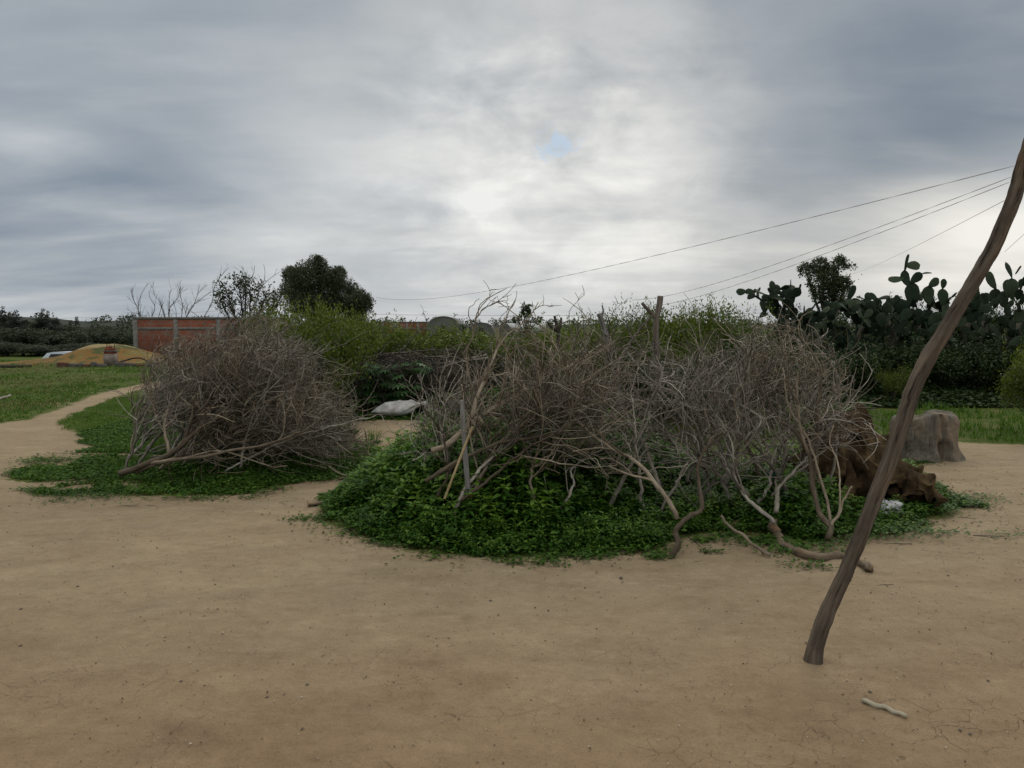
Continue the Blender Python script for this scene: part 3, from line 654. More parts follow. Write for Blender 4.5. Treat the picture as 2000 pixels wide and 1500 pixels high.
lo = dict(up=.0, tmin=.3)
hero('thin bark covered branch lying on the sand in front of the nettles', [(1408, 1008, 5.5), (1425, 1028, 5.35), (1445, 1043, 5.2), (1475, 1066, 5.1), (1505, 1086, 5.0)], .011, .013, lv=(), **lo)
# filler branches
fill = []
for k in range(10): fill.append(((rng.uniform(840, 1000), rng.uniform(5.6, 6.6)), (rng.uniform(940, 1300), rng.uniform(655, 810)), 0))
for k in range(9): fill.append(((rng.uniform(1180, 1430), rng.uniform(5.7, 6.6)), (rng.uniform(1120, 1500), rng.uniform(680, 830)), 1))
for k in range(11): fill.append(((rng.uniform(1400, 1640), rng.uniform(5.8, 7.0)), (rng.uniform(1340, 1690), rng.uniform(640, 800)), 2))
for k in range(9): fill.append(((rng.uniform(960, 1650), rng.uniform(7.0, 8.4)), (rng.uniform(960, 1650), rng.uniform(650, 740)), 3))
for k in range(5): fill.append(((rng.uniform(850, 930), rng.uniform(6.0, 6.8)), (rng.uniform(800, 890), rng.uniform(740, 850)), 4))
for k in range(7): fill.append(((rng.uniform(860, 1180), rng.uniform(5.45, 6.1)), (rng.uniform(1000, 1330), rng.uniform(800, 905)), 0))
for k in range(8): fill.append(((rng.uniform(1330, 1580), rng.uniform(5.45, 6.0)), (rng.uniform(1300, 1620), rng.uniform(760, 880)), 1))
LBL = ['leafless branch', 'tangled branch', 'arching branch', 'dark rear branch', 'curly branch']
for (bx, Yb), (ex, ey), g in fill:
    b = np.array([(bx - 1000) / F * Yb, Yb, rng.uniform(.05, .3)]); e = P(ex, ey, Yb + rng.uniform(-.2, .5))
    branch('dead_branch', look(b, e, 0) + ' ' + LBL[g] + ', ending ' + near(ex, MARKF), 'dead branch', ['branches sweeping right from the grey post', 'tangled branches in the middle of the front heap', 'arching branches at the right end of the front heap', 'brushwood at the back of the front heap', 'curly branches at the left end of the front heap'][g],
           arc(b, e, rng.uniform(-.03, .10)), rng.uniform(.011, .02), .004, MT[['twig_brown', 'twig_grey', 'twig_brown', 'twig_dark', 'twig_grey'][g] if rng.random() < .6 else 'twig_grey'],
           ((10, (.4, .95), 10), (3.6, (.25, .6), 9), (.9, (.14, .34), 7)), up=.35, wig=.13, curl=.5, env=envF, rmin=.0040, rmax=.011)
# --- back heap left of centre (dark stacked sticks)
envB = envelope([(560, 800), (600, 700), (640, 685), (760, 700), (850, 695), (930, 700), (1000, 705), (1050, 800)], 13.6, 12.6, 15.2)
for k in range(30):
    Yb = rng.uniform(13.1, 14.3); bx = rng.uniform(600, 800); ln = rng.uniform(120, 300)
    b = P(bx, rng.uniform(695, 785), Yb); e = P(min(bx + ln, 980), rng.uniform(685, 780), Yb + rng.uniform(-.3, .3))
    if k % 3 == 0: b, e = e, b
    b[2] = max(b[2], .12); e[2] = max(e[2], .15)
    branch('dead_branch', ('long' if k % 2 else 'short') + (' dark' if k % 3 else ' grey') + ' leafless branch lying flat in the rear heap ' + near(e[0] / e[1] * F + 1000, [(650, 'left of the castor bean plants'), (760, 'behind the castor bean plants'), (850, 'right of the castor bean plants'), (940, 'behind the pale shoots')]), 'dead branch', 'dark branches in the rear heap', arc(b, e, .03), rng.uniform(.014, .03), .006, MT['twig_dark' if k % 3 else 'twig_grey'],
           ((14, (.4, 1.0), 7), (6, (.2, .6), 6), (2, (.1, .3), 4)), up=.18, wig=.14, curl=.4, env=envB, rmin=.005, rmax=.014)
# dark underbrush low inside the heaps
# --- single sticks on the ground
def stick(label, pp, r0, r1, mat, name='stick', lv=(), cat='stick', group=None, zoff=None, n=14):
    pts = [G(a, b) for a, b in pp]; pts = [p + np.array([0, 0, r0 * .85]) for p in pts]
    return branch(name, label, cat, group, pts, r0, r1, MT[mat], lv, up=.02, rmin=.0015, n=n, wob=.003, sides=8)
stick('short brown cut branch poking out of the left tip of the nettle mound', [(602, 990), (636, 985), (668, 974), (700, 955)], .020, .017, 'bark_log', 'cut_branch', cat='dead branch')
stick('thin crooked stick lying across the path between the two heaps', [(662, 938), (696, 934), (730, 927)], .014, .010, 'bark_log')
stick('bleached bone white stick lying alone on the sand right of the pole', [(1685, 1372), (1702, 1378), (1728, 1385), (1748, 1394), (1770, 1402)], .0105, .009, 'bone')
stick('thin dark twig on the sand pointing at the crooked butt', [(1338, 1044), (1360, 1062), (1378, 1080)], .004, .003, 'twig_dark')
stick('grey stick lying in the meadow at the left edge', [(-15, 786), (0, 781), (20, 774)], .03, .025, 'twig_pale')
stick('weathered plank like pole lying at the foot of the earth mound on the left', [(-30, 716), (0, 718), (34, 718), (60, 716)], .06, .05, 'twig_dark')
lp = [(1420, 1030), (1475, 1028), (1513, 1046), (1537, 1072), (1590, 1094), (1645, 1088), (1672, 1100), (1700, 1120)]
pts = [G(a, b) + np.array([0, 0, .008 + .014 * math.sin(a * .06)]) for a, b in lp]
branch('fallen_log', 'thick half buried crooked log lying on the sand before the right heap', 'log', None, pts,   .042, .028, MT['bark_log'], (), n=60, wob=.008, sides=18,
       extra=[([G(1513, 1050) + np.array([0, 0, .04]), G(1510, 1040) + np.array([0, 0, .09])], .035, .03)])

# ------------------------------------------------------------------ posts and poles
def post(name, label, cat, tr, r0, r1, mat, n=60, sides=18, amp=.10, extra=None, seed=1, group=None):
    line = smooth_poly(trace(tr), n); rad = np.linspace(r0, r1, n)
    def disp(a, s):
        ca, sa = np.cos(a) * 1.6 + 0 * s, np.sin(a) * 1.6 + 0 * s
        return amp * 2 * fbm(np.stack([ca, sa, s * 2.4 + 0*a], -1), 4, seed) + amp * .9 * fbm(np.stack([ca * 3, sa * 3, s * 1.2 + 0*a], -1), 3, seed + 9)
    mb = MB(); mb.tubes(line, rad, sides, disp=disp)
    for e in (extra or []):
        l2 = smooth_poly(trace(e[0]), 16); mb.tubes(l2, np.linspace(e[1], e[2], 16)[None], 12, disp=disp)
    o = obj(name, mb, mat); recenter(o, line[0]); tag(o, label, cat, group); return o
Yp = 3.44
pole_px = [(1580, 1322), (1584, 1303), (1607, 1217), (1645, 1133), (1673, 1067), (1699, 1000), (1722, 940), (1747, 873), (1769, 805), (1783, 762), (1798, 728), (1832, 668), (1868, 607), (1905, 545), (1942, 480),
           (1963, 430), (1979, 390), (1996, 332), (2013, 277), (2036, 210), (2056, 140), (2070, 60)]
def build_pole():
    line = smooth_poly([P(a, b, Yp) for a, b in pole_px], 260, .0009)
    n = 260; s = np.linspace(0, 1, n)
    rad = np.interp(s, [0, .015, .05, .12, .35, .42, .5, .8, 1], [.046, .047, .0375, .035, .0335, .036, .033, .031, .027])
    def disp(a, sg):
        ca, sa = np.cos(a) + 0*sg, np.sin(a) + 0*sg
        b = .20 * fbm(np.stack([ca*1.1, sa*1.1, sg*3.0 + 0*a], -1), 3, 3) + .16 * fbm(np.stack([ca*4, sa*4, sg*2.2 + 0*a], -1), 4, 8)
        # bulging knots and a long split
        for s0, a0, w_, am in ((.30, 3.3, .05, .35), (1.05, 2.6, .08, .18), (1.62, 1.0, .07, .22), (.06, 3.4, .05, .18)):
            b = b + am * np.exp(-((sg - s0) / w_) ** 2 - (np.angle(np.exp(1j*(a - a0))) / .6) ** 2)
        ctr = 4.5 + .35 * np.sin(sg * 5) + .2 * np.sin(sg * 13)
        spl = np.exp(-(np.angle(np.exp(1j*(a - ctr))) / .13) ** 2) * (vnoise(np.stack([sg*2.2 + 0*a, 0*sg*a, 0*sg*a], -1), 4) > .38)
        return b - .28 * spl
    mb = MB(); mb.tubes(line, rad[None], 56, disp=disp)
    o = obj('leaning_pole', mb, MT['bark_pole']); recenter(o, G(1584, 1303))
    tag(o, 'crooked bare tree trunk pole leaning right on the sand in the foreground', 'pole'); return line
pole_line = build_pole()
o = post('wooden_post', 'slim grey wooden stake with a red band near its foot, stuck in the nettles', 'post', [(919, 1010, 5.55), (916, 970, 5.55), (912, 930, 5.55), (907, 860, 5.58), (902, 781, 5.6)], .021, .018, MT['post_grey'])
mb = MB(); a = P(917, 977, 5.55) - np.array(o.location); b = P(916, 963, 5.55) - np.array(o.location); mb.tubes(np.stack([a, (a+b)/2, b])[None], np.full((1, 3), .0245), 16, cap=True)
obj('red_band', mb, m_plain('red_tape', (.10, .02, .015), (.20, .045, .03), 20), o)
# bamboo cane
def cane():
    a, b = P(868, 974, 5.45), P(923, 833, 5.5); n = 60; t = np.linspace(0, 1, n)[:, None]; line = a + (b - a) * t
    rad = np.full(n, .0095); seg = (np.arange(n) % 10 == 0); rad[seg] = .0118
    mb = MB(); mb.tubes(line[None], rad[None], 10)
    o = obj('cane', mb, m_bark('cane', (.12, .09, .05), (.40, .31, .17), (.55, .45, .27), 10, .001)); recenter(o, a)
    tag(o, 'pale yellow reed cane leaning left of the grey stake in the nettles', 'cane')
cane()
post('wooden_post', 'pale silvery wooden post tilting left in the middle of the heap', 'post', [(1215, 800, 7.6), (1199, 717, 7.6), (1188, 670, 7.6), (1178, 635, 7.6), (1170, 612, 7.6)], .038, .026, MT['post_grey'], extra=[([(1174, 622, 7.6), (1178, 608, 7.6), (1176, 596, 7.6)], .010, .007)])
post('forked_post', 'upright forked trunk post with a sawn top behind the heap', 'post', [(1281, 790, 8.0), (1282, 712, 8.0), (1281, 660, 8.0), (1283, 617, 8.0), (1288, 595, 8.0), (1290, 578, 8.0)], .037, .031, MT['post_brown'],
     extra=[([(1282, 622, 8.0), (1268, 608, 7.98), (1254, 592, 7.95)], .023, .017)])
post('forked_stump', 'small blackened three pronged branch stub rising over the hedge', 'stump', [(1090, 690, 8.5), (1089, 645, 8.5), (1086, 632, 8.5), (1083, 617, 8.5)], .022, .015, MT['twig_dark'],
     extra=[([(1089, 648, 8.5), (1078, 640, 8.5), (1069, 629, 8.5)], .017, .012), ([(1090, 648, 8.5), (1095, 635, 8.5), (1096, 620, 8.5)], .015, .012)])

# ------------------------------------------------------------------ wires
def wire(label, p0, p1, sag, r, twist=False, col='wire'):
    t = np.linspace(0, 1, 60 if not twist else 500)[:, None]; line = p0 + (p1 - p0) * t; line[:, 2] -= sag * 4 * (t * (1 - t))[:, 0]
    mb = MB()
    if twist:
        L = np.linalg.norm(p1 - p0)
        for ph in (0, math.pi):
            a = t[:, 0] * L * 9 + ph; l2 = line.copy(); l2[:, 2] += np.sin(a) * r * .8; l2[:, 1] += np.cos(a) * r * .8
            mb.tubes(l2[None], (r * (.55 + 1.6 * t[:, 0] ** 1.5))[None], 4)
    else: mb.tubes(line[None], np.full((1, 60), r), 5)
    o = obj('wire', mb, MT['wire']); recenter(o, p0); tag(o, label, 'wire', None); return o
MT['wire'] = m_plain('wire', (.12, .12, .12), (.22, .22, .22), 30, .6, 0)
wire('topmost twisted wire running from the leaning pole to the tree at the left', P(1981, 324, Yp), P(735, 581, 26), .28, .0016, True)
wire('second wire from the pole down to the middle of the hedge', P(1974, 346, Yp), P(1235, 586, 17), .13, .0014, True)
wire('third wire from the pole, just below the second, ending over the hedge', P(1971, 356, Yp), P(1240, 602, 17), .13, .0014, True)
wire('lowest thin wire running from the pole to the tree behind the cacti', P(1961, 392, Yp), P(1660, 536, 22), .05, .0012)
wire('short wire end showing right of the pole', P(1962, 492, Yp + .1), P(2080, 385, 2.6), .0, .0008)
wire('distant faint wire crossing low over the domed buildings', P(600, 612, 85), P(1560, 610, 85), .3, .016)
wire('distant faint wire sloping over the brick shed at the left', P(60, 622, 120), P(560, 596, 90), .4, .014)

# ------------------------------------------------------------------ sack, burlap, stump, plastic
def blob_mesh(nu, nv, fn):
    u = np.linspace(0, 2*math.pi, nu, endpoint=False); v = np.linspace(0, 1, nv); U, Vv = np.meshgrid(u, v)
    p = fn(U, Vv); q = []
    i = np.arange(nv - 1)[:, None] * nu; j = np.arange(nu)[None]; j2 = (j + 1) % nu
    q = np.stack([i + j, i + j2, i + nu + j2, i + nu + j], -1).reshape(-1, 4)
    mb = MB(); mb.add(p, q); return mb
def sack():
    A = P(725, 806, 12.75); B = P(836, 797, 12.95); A[2] = .10; B[2] = .22; L = np.linalg.norm(B - A); ax = (B - A) / L; ax[2] = 0; ax = nrm(ax)
    side = np.array([-ax[1], ax[0], 0])
    def fn(U, V):
        w_ = np.interp(V, [0, .08, .25, .5, .7, .78, .86, .95, 1], [.02, .13, .22, .25, .20, .11, .05, .07, .02]); h = np.interp(V, [0, .08, .25, .5, .7, .8, .88, .95, 1], [.005, .055, .13, .155, .12, .05, .03, .04, .01])
        zc = np.interp(V, [0, .1, .3, .6, .75, .9, 1], [.10, .115, .135, .15, .19, .23, .23])
        n = fbm(np.stack([V * 5, np.cos(U) * 1.2, np.sin(U) * 1.2], -1), 4, 31) * .26 + .10 * np.sin(U * 9 + V * 10) * sstep(V, .55, .8)
        ca, sa = np.cos(U), np.sin(U)
        sa2 = np.where(sa < 0, sa * .85, sa)
        p = A[None, None] * [1, 1, 0] + ax * (V * L)[..., None] + side * (ca * w_ * (1 + n))[..., None]
        p[..., 2] = np.maximum(zc + sa2 * h * (1 + n), .012); return p
    m, t, b, _ = newmat('sack'); tc = t.n.new('ShaderNodeTexCoord').outputs['Object']
    n = t.noise(tc, 5, 5); wv = t.noise(t.scale(tc, (1, 1, 6)), 60, 2)
    t.l.new(t.ramp(n, [(.35, (.38, .36, .34)), (.6, (.66, .66, .68))]), b.inputs['Base Color']); b.inputs['Roughness'].default_value = .55; bump(t, b, t.math('MULTIPLY_ADD', wv, .2, t.noise(tc, 9, 5, .6, 1.0)), .7, .03)
    o = obj('sack', blob_mesh(64, 70, fn), m); recenter(o, P(780, 820, 12.8)); tag(o, 'full white woven sack lying on its side by the rear clearing', 'sack')
sack()
def ridge(x): return 1 - np.abs(x)
def drape(balls, sx, sy, n, z0, frames, gx, gy, rot):
    """let a gathered cloth fall over a few lumps and keep the crumpled shape"""
    import bmesh
    tmp = []
    def collider(me):
        o = bpy.data.objects.new('lump', me); COL.objects.link(o); o.modifiers.new('c', 'COLLISION'); o.collision.thickness_outer = .012; o.collision.cloth_friction = 20; tmp.append(o); return o
    for x, y, z, r in balls:
        bm = bmesh.new(); bmesh.ops.create_icosphere(bm, subdivisions=2, radius=r); me = bpy.data.meshes.new('lump'); bm.to_mesh(me); collider(me).location = (x, y, z)
    bm = bmesh.new(); bmesh.ops.create_grid(bm, x_segments=3, y_segments=3, size=4); me = bpy.data.meshes.new('lump'); bm.to_mesh(me); collider(me)
    u = np.linspace(-1, 1, n); U, V = np.meshgrid(u, u); X = U * sx; Y = V * sy
    Z = z0 + .13 * np.sin(X * 11 + np.sin(Y * 5) * 2) + .10 * np.sin(Y * 13 + X * 3); X = X * gx; Y = Y * gy; c, q = math.cos(rot), math.sin(rot)
    mb = MB(); i = np.arange(n - 1)[:, None] * n; k = np.arange(n - 1)[None]
    mb.add(np.stack([c * X - q * Y, q * X + c * Y, Z], -1), np.stack([i + k, i + k + 1, i + n + k + 1, i + n + k], -1).reshape(-1, 4))
    o = bpy.data.objects.new('cloth', mb.mesh('cloth')); COL.objects.link(o); tmp.append(o)
    m = o.modifiers.new('cl', 'CLOTH'); st = m.settings; st.quality = 4; st.mass = .35; st.tension_stiffness = 12; st.compression_stiffness = 12; st.shear_stiffness = 4; st.bending_stiffness = .25; st.tension_damping = 8
    m.collision_settings.collision_quality = 2; m.collision_settings.distance_min = .012; m.collision_settings.use_self_collision = True; m.collision_settings.self_distance_min = .012
    m.point_cache.frame_start = 1; m.point_cache.frame_end = frames; scene.frame_start = 1; scene.frame_end = frames
    for k in range(1, frames + 1): scene.frame_set(k)
    e = o.evaluated_get(bpy.context.evaluated_depsgraph_get()).to_mesh(); out = np.zeros(n * n * 3, np.float32); e.vertices.foreach_get('co', out)
    for q in tmp: bpy.data.objects.remove(q)
    scene.frame_set(1); return out.reshape(-1, 3).astype(float)
DRAPED = drape([(-.20, .06, .34, .30), (-.10, .12, .54, .20), (.17, .02, .32, .26), (.36, -.06, .14, .19), (-.34, -.08, .20, .22), (.05, -.2, .15, .24), (-.28, .0, .5, .18)], 1.15, 1.0, 58, 1.0, 48, .62, .64, .4)
def burlap():
    n = 58; c = np.array([3.10, 6.60, 0]); p = DRAPED * [.80, .85, 1.08]
    i = np.arange(n - 1)[:, None] * n; k = np.arange(n - 1)[None]; Q = np.stack([i + k, i + k + 1, i + n + k + 1, i + n + k], -1).reshape(-1, 4)
    mbb = MB(); mbb.add(p + c, Q)
    m, t, b, _ = newmat('burlap'); tc = t.n.new('ShaderNodeTexCoord').outputs['Object']
    n = t.noise(tc, 3.4, 6, .62, .8); nf = t.noise(tc, 120, 3, .7); n2 = t.noise(tc, 14, 5, .65)
    c_ = t.ramp(t.math('MULTIPLY_ADD', nf, .2, t.math('MULTIPLY_ADD', n, .5, t.math('MULTIPLY', n2, .3))), [(.40, (.026, .019, .012)), (.50, (.062, .042, .024)), (.62, (.13, .085, .043))])
    t.l.new(c_, b.inputs['Base Color']); b.inputs['Roughness'].default_value = 1.0; b.inputs['Specular IOR Level'].default_value = .04
    bump(t, b, t.math('MULTIPLY_ADD', nf, .25, n2), .9, .02)
    o = obj('burlap_sheet', mbb, m); recenter(o, c); md = o.modifiers.new('smooth', 'SUBSURF'); md.levels = 2; md.render_levels = 2; md = o.modifiers.new('thick', 'SOLIDIFY'); md.thickness = .008; tag(o, 'large crumpled brown burlap cloth heaped at the right end of the brushwood', 'cloth')
    c2 = np.array([3.46, 6.42, 0]); a = 2.4; p2 = DRAPED * [.42, .42, .46]; p2 = np.stack([p2[:, 0] * math.cos(a) - p2[:, 1] * math.sin(a), p2[:, 0] * math.sin(a) + p2[:, 1] * math.cos(a), p2[:, 2]], -1)
    mb2 = MB(); mb2.add(p2 + c2, Q); o = obj('cloth_bundle', mb2, m); recenter(o, c2); tag(o, 'smaller folded brown cloth bundle at the right foot of the burlap', 'cloth')
    md = o.modifiers.new('smooth', 'SUBSURF'); md.levels = 1; md.render_levels = 1; md = o.modifiers.new('thick', 'SOLIDIFY'); md.thickness = .008
burlap()
def stump():
    base = G(1822, 900); X0, Y0 = base[0] + .0, base[1] + .22
    def fn(U, V):
        ca, sa = np.cos(U), np.sin(U); side = V < .82; vv = V / .82
        H = .53 + .035 * ca - .02 * sa + .025 * np.sin(U * 3)
        r_ = np.interp(V, [0, .06, .2, .5, .78, .82, .86, 1.0], [.46, .43, .39, .37, .35, .335, .27, 0.0]); z = np.interp(V, [0, .74, .82, .9, 1.0], [-.03, .90, .97, 1.0, .985])
        q = np.stack([ca * 1.4, sa * 1.4, V * 2], -1)
        r_ = r_ * (1 + fbm(q * 1.5, 5, 71) * .30)
        # crack and hollow facing the viewer (U about 3*pi/2)
        d = np.angle(np.exp(1j * (U - 4.85 - .25 * (1 - vv)))); r_ = r_ - .05 * np.exp(-(d / .05) ** 2) * (V < .8) * (vv > .35)
        d2 = np.angle(np.exp(1j * (U - 4.98))); r_ = r_ - .17 * np.exp(-(d2 / .19) ** 4) * np.exp(-((vv - .17) / .24) ** 4) 
        p = np.zeros(U.shape + (3,)); p[..., 0] = X0 + ca * r_; p[..., 1] = Y0 + sa * r_ * .8; p[..., 2] = z * H + fbm(q * 2.2, 3, 75) * .03; return p
    m, t, b, _ = newmat('stump_wood'); tc = t.n.new('ShaderNodeTexCoord').outputs['Object']
    n = t.noise(t.scale(tc, (1, 1, .3)), 5, 6, .65, .4); nf = t.noise(t.scale(tc, (1, 1, .15)), 45, 5, .7)
    c_ = t.ramp(t.math('MULTIPLY_ADD', nf, .4, t.math('MULTIPLY', n, .6)), [(.36, (.045, .038, .030)), (.5, (.13, .115, .092)), (.64, (.21, .19, .155))])
    sp = t.n.new('ShaderNodeSeparateXYZ'); t.l.new(tc, sp.inputs[0])
    c_ = t.mix(t.math('MULTIPLY', t.smooth(n, .5, .62), .5), c_, (.20, .13, .075))
    t.l.new(c_, b.inputs['Base Color']); b.inputs['Roughness'].default_value = .95; bump(t, b, t.math('MULTIPLY_ADD', n, .8, nf), .9, .02)
    o = obj('tree_stump', blob_mesh(200, 110, fn), m); recenter(o, (X0, Y0, 0)); tag(o, 'wide weathered grey tree stump with a cracked hollow front behind the pole', 'stump')
stump()
def scrap(name, label, c, sx, sy, sz, mat, seed, cat='plastic scrap'):
    def fn(U, V):
        ca, sa = np.cos(U), np.sin(U); r_ = np.sin(np.clip(V, .001, .999) * math.pi) ** .6
        q = np.stack([ca * 1.3, sa * 1.3, V * 3], -1); f = 1 + fbm(q * 1.5, 4, seed) * 1.3
        p = np.zeros(U.shape + (3,)); p[..., 0] = c[0] + ca * r_ * sx * f; p[..., 1] = c[1] + sa * r_ * sy * f; p[..., 2] = np.maximum(c[2] + sz * (np.cos(V * math.pi)) * f, .004); return p
    o = obj(name, blob_mesh(48, 30, fn), mat); recenter(o, c); tag(o, label, cat); return o
scrap('plastic_sheet', 'crumpled white plastic sheet under the foot of the burlap', np.array([3.12, 6.12, .07]), .13, .09, .06, m_plain('white_plastic', (.30, .30, .31), (.55, .55, .57), 8, .4), 81)
scrap('netting', 'scrap of teal plastic netting caught low in the right heap', np.array([2.20, 6.15, .36]), .055, .04, .035, m_plain('teal_plastic', (.006, .03, .03), (.014, .075, .07), 9, .5), 84)

# ------------------------------------------------------------------ castor bean plant
def palmate(mb, c, d, nv, R_, lobes=8, r=.5):
    d = nrm(d); s_ = nrm(np.cross(d, nv)); up = np.cross(s_, d)
    V = [c]; T = []
    for k in range(lobes):
        a = (k - (lobes - 1) / 2) * (2 * math.pi * .86 / lobes); L = R_ * (1 - .28 * abs(k - (lobes-1)/2) / (lobes/2))
        def pt(an, rr, dz): return c + (d * math.cos(an) + s_ * math.sin(an)) * rr + up * dz
        b = len(V); V += [pt(a - .26, L * .38, -.01), pt(a - .17, L * .68, -.02 * R_), pt(a, L, -.2 * R_), pt(a + .17, L * .68, -.02 * R_), pt(a + .26, L * .38, -.01)]
        T += [(0, b, b + 4), (b, b + 1, b + 3), (b, b + 3, b + 4), (b + 1, b + 2, b + 3)]
        if k: T.append((0, b - 1, b))
    mb.add(V, None, T, r)
def castor(px, Y, label, H=1.15):
    x0 = (px - 1000) / F * Y; e = empty('castor_plant', (x0, Y, 0)); tag(e, label, 'plant')
    ms, ml = MB(), MB()
    for k in range(5):
        a = rng.uniform(0, 6.28); l = rng.uniform(.1, .35); hh = H * rng.uniform(.7, 1.05)
        ln = smooth_poly([[0, 0, 0], [math.cos(a)*l*.4, math.sin(a)*l*.4, hh*.5], [math.cos(a)*l, math.sin(a)*l, hh]], 12)
        ms.tubes(ln[None], np.linspace(.014, .006, 12)[None], 6)
        for q in range(11):
            p = ln[rng.integers(4, 12)]; b = rng.uniform(0, 6.28); o_ = np.array([math.cos(b), math.sin(b), rng.uniform(-.2, .5)]) * rng.uniform(.10, .24)
            ms.tubes(np.stack([p, p + o_ * .5 + [0, 0, .03], p + o_])[None], np.full((1, 3), .003), 4)
            palmate(ml, p + o_, np.array([math.cos(b), math.sin(b), -.35]), np.array([rng.normal(0, .2), -.25 + rng.normal(0, .2), 1]), rng.uniform(.10, .19), 8, rng.random())
    obj('stem', ms, MT['shrub_dark'], e); obj('leaves', ml, MT['castor'], e, smooth=False)
castor(782, 13.2, 'dark green castor bean plant with star shaped leaves behind the white sack', 1.15)
castor(738, 13.3, 'second castor bean plant standing left of the one behind the sack', 1.0)

# ------------------------------------------------------------------ shrubs and trees
def crown_points(cl, n, shell=.55):
    """cl: array of (x,y,z,r)"""
    cl = np.array(cl); w_ = cl[:, 3] ** 2; w_ /= w_.sum(); i = rng.choice(len(cl), n, p=w_)
    d = nrm(rng.normal(0, 1, (n, 3))); rr = cl[i, 3] * (shell + (1 - shell) * rng.random(n)) ** .6
    rr *= 1 + .9 * fbm(d * 3.1 + i[:, None], 3, 90)
    p = cl[i, :3] + d * rr[:, None]; return p, d
def foliage(cl, n, L, ratio=.5, shell=.45, holes=.45, hs=2.5):
    p, d = crown_points(cl, n, shell)
    k = vnoise(p * hs, 17) > holes * rng.uniform(.55, 1.1, n); p, d = p[k], d[k]; m = len(p)
    mb = MB(); dd = nrm(d * .7 + rng.normal(0, .7, (m, 3))); nv = d + rng.normal(0, .6, (m, 3)); l = L * rng.uniform(.6, 1.4, m)
    mb.leaves(p, dd, nv, l, l * ratio, .15); return mb
def limbs(cl, base, r0, K=8, twigs=2):
    mb = MB(); cl = np.array(cl)
    for x, y, z, r_ in cl:
        e = np.array([x, y, z]); m_ = (np.array(base) + e) / 2 + rng.normal(0, .08, 3) * r_; m_[2] = base[2] + (z - base[2]) * .45
        ln = smooth_poly([base, m_, e], K)[None]; ra = np.linspace(r0, r0 * .25, K)[None]; mb.tubes(ln, ra, 5)
        p, q = grow(ln, ra, int(6 * twigs), (r_ * .5, r_ * 1.1), (r0 * .05, r0 * .3), 6, 1.0, .3, .15, .2, .4); mb.tubes(p, q, 3, cap=False)
    return mb
def shrub_proto(name, mat, w_, h, n, L, seed, ratio=.45, r0=.02, holes=.42, upright=True):
    global rng
    rng = np.random.default_rng(seed); e = empty(name, (0, 0, 0)); cl = []
    for k in range(9):
        a = rng.uniform(0, 6.28); q = rng.uniform(0, .42) * w_; z = h * rng.uniform(.35, .8); cl.append((math.cos(a) * q, math.sin(a) * q * .8, z, h * rng.uniform(.16, .27)))
    obj('stems', limbs(cl, (0, 0, 0), r0), MT['twig_dark'], e)
    f = foliage(cl, n, L, ratio, .2, holes)
    if upright:      # shoots standing out of the top
        m = n // 8; i = rng.integers(0, len(cl), m); c = np.array(cl)[i]; t = rng.random(m)
        sx = rng.integers(0, 26, m); rs = np.random.default_rng(seed + 5); off = rs.normal(0, .18 * w_, (26, 2)); hh = rs.uniform(.75, 1.08, 26) * h
        p = np.stack([off[sx, 0], off[sx, 1], hh[sx] * (.6 + .4 * t)], -1) + rng.normal(0, .025, (m, 3))
        d = nrm(np.stack([rng.normal(0, .7, m), rng.normal(0, .7, m), np.ones(m) * .8], -1)); f.leaves(p, d, rng.normal(0, 1, (m, 3)), L * .9, L * ratio * .8, .1)
    obj('foliage', f, mat, e, smooth=False); return e
def remove_tree(e):
    for c in list(e.children): bpy.data.objects.remove(c)
    bpy.data.objects.remove(e)
PS = [shrub_proto('shrub', MT['shrub'], 1.6, 1.5, 9000, .050, 101), shrub_proto('shrub', MT['shrub'], 1.5, 1.4, 8000, .046, 102, holes=.5), shrub_proto('shrub', MT['shrub_dark'], 1.5, 1.4, 8000, .05, 103), shrub_proto('shrub', MT['shrub'], 1.3, 1.6, 8000, .05, 104, holes=.5)]
used = set()
def place(protos, k, name, cat, label, group, loc, rz, sc):
    s = protos[k]
    if id(s) not in used:
        used.add(id(s)); o = s; o.location = loc; o.rotation_euler.z = rz; o.scale = sc if hasattr(sc, '__len__') else (sc,)*3
    else: o = copy_tree(s, loc, rz, sc)
    tag(o, label, cat, group); return o
rng = np.random.default_rng(55)
def shrub_at(k, px, Y, topy, wide, label, group='green shrubs of the hedge behind the heaps'):
    x = (px - 1000) / F * Y; ztop = EYE + (HOR - topy) / F * Y; h0 = [1.5, 1.4, 1.4, 1.6][k]; z0 = float(hz(x, Y))
    s = (ztop - z0) / h0 / 1.0
    place(PS, k, 'shrub', 'shrub', label, group, (x, Y, z0), rng.uniform(0, 6.28), (wide, wide, s))
MARKH = [(525, 'over the left heap below the sparse tree'), (565, 'under the left hump of the two humped tree'), (600, 'before the trunk of the two humped tree'), (645, 'under the right hump of the two humped tree'), (700, 'at the right foot of the two humped tree'), (735, 'just left of the distant flat brick house'), (780, 'in front of the distant brick house'), (825, 'at the left of the large vault'), (875, 'directly before the large vault'), (925, 'before the smaller vault'), (975, 'left of the low white building'), (1025, 'before the white building'), (1075, 'behind the blackened stub'), (1110, 'just right of the blackened stub'), (1150, 'left of the pale tilted post'), (1195, 'behind the pale tilted post'), (1235, 'between the tilted post and the forked post'), (1262, 'with upright shoots just left of the forked post'), (1300, 'behind the forked post'), (1340, 'just right of the forked post'), (1372, 'with the tallest shoots right of the forked post'), (1412, 'midway between forked post and cacti'), (1455, 'next to the first cacti')]
hedge_lbl = 'yellow green leafy shrub in the long hedge behind the brushwood'
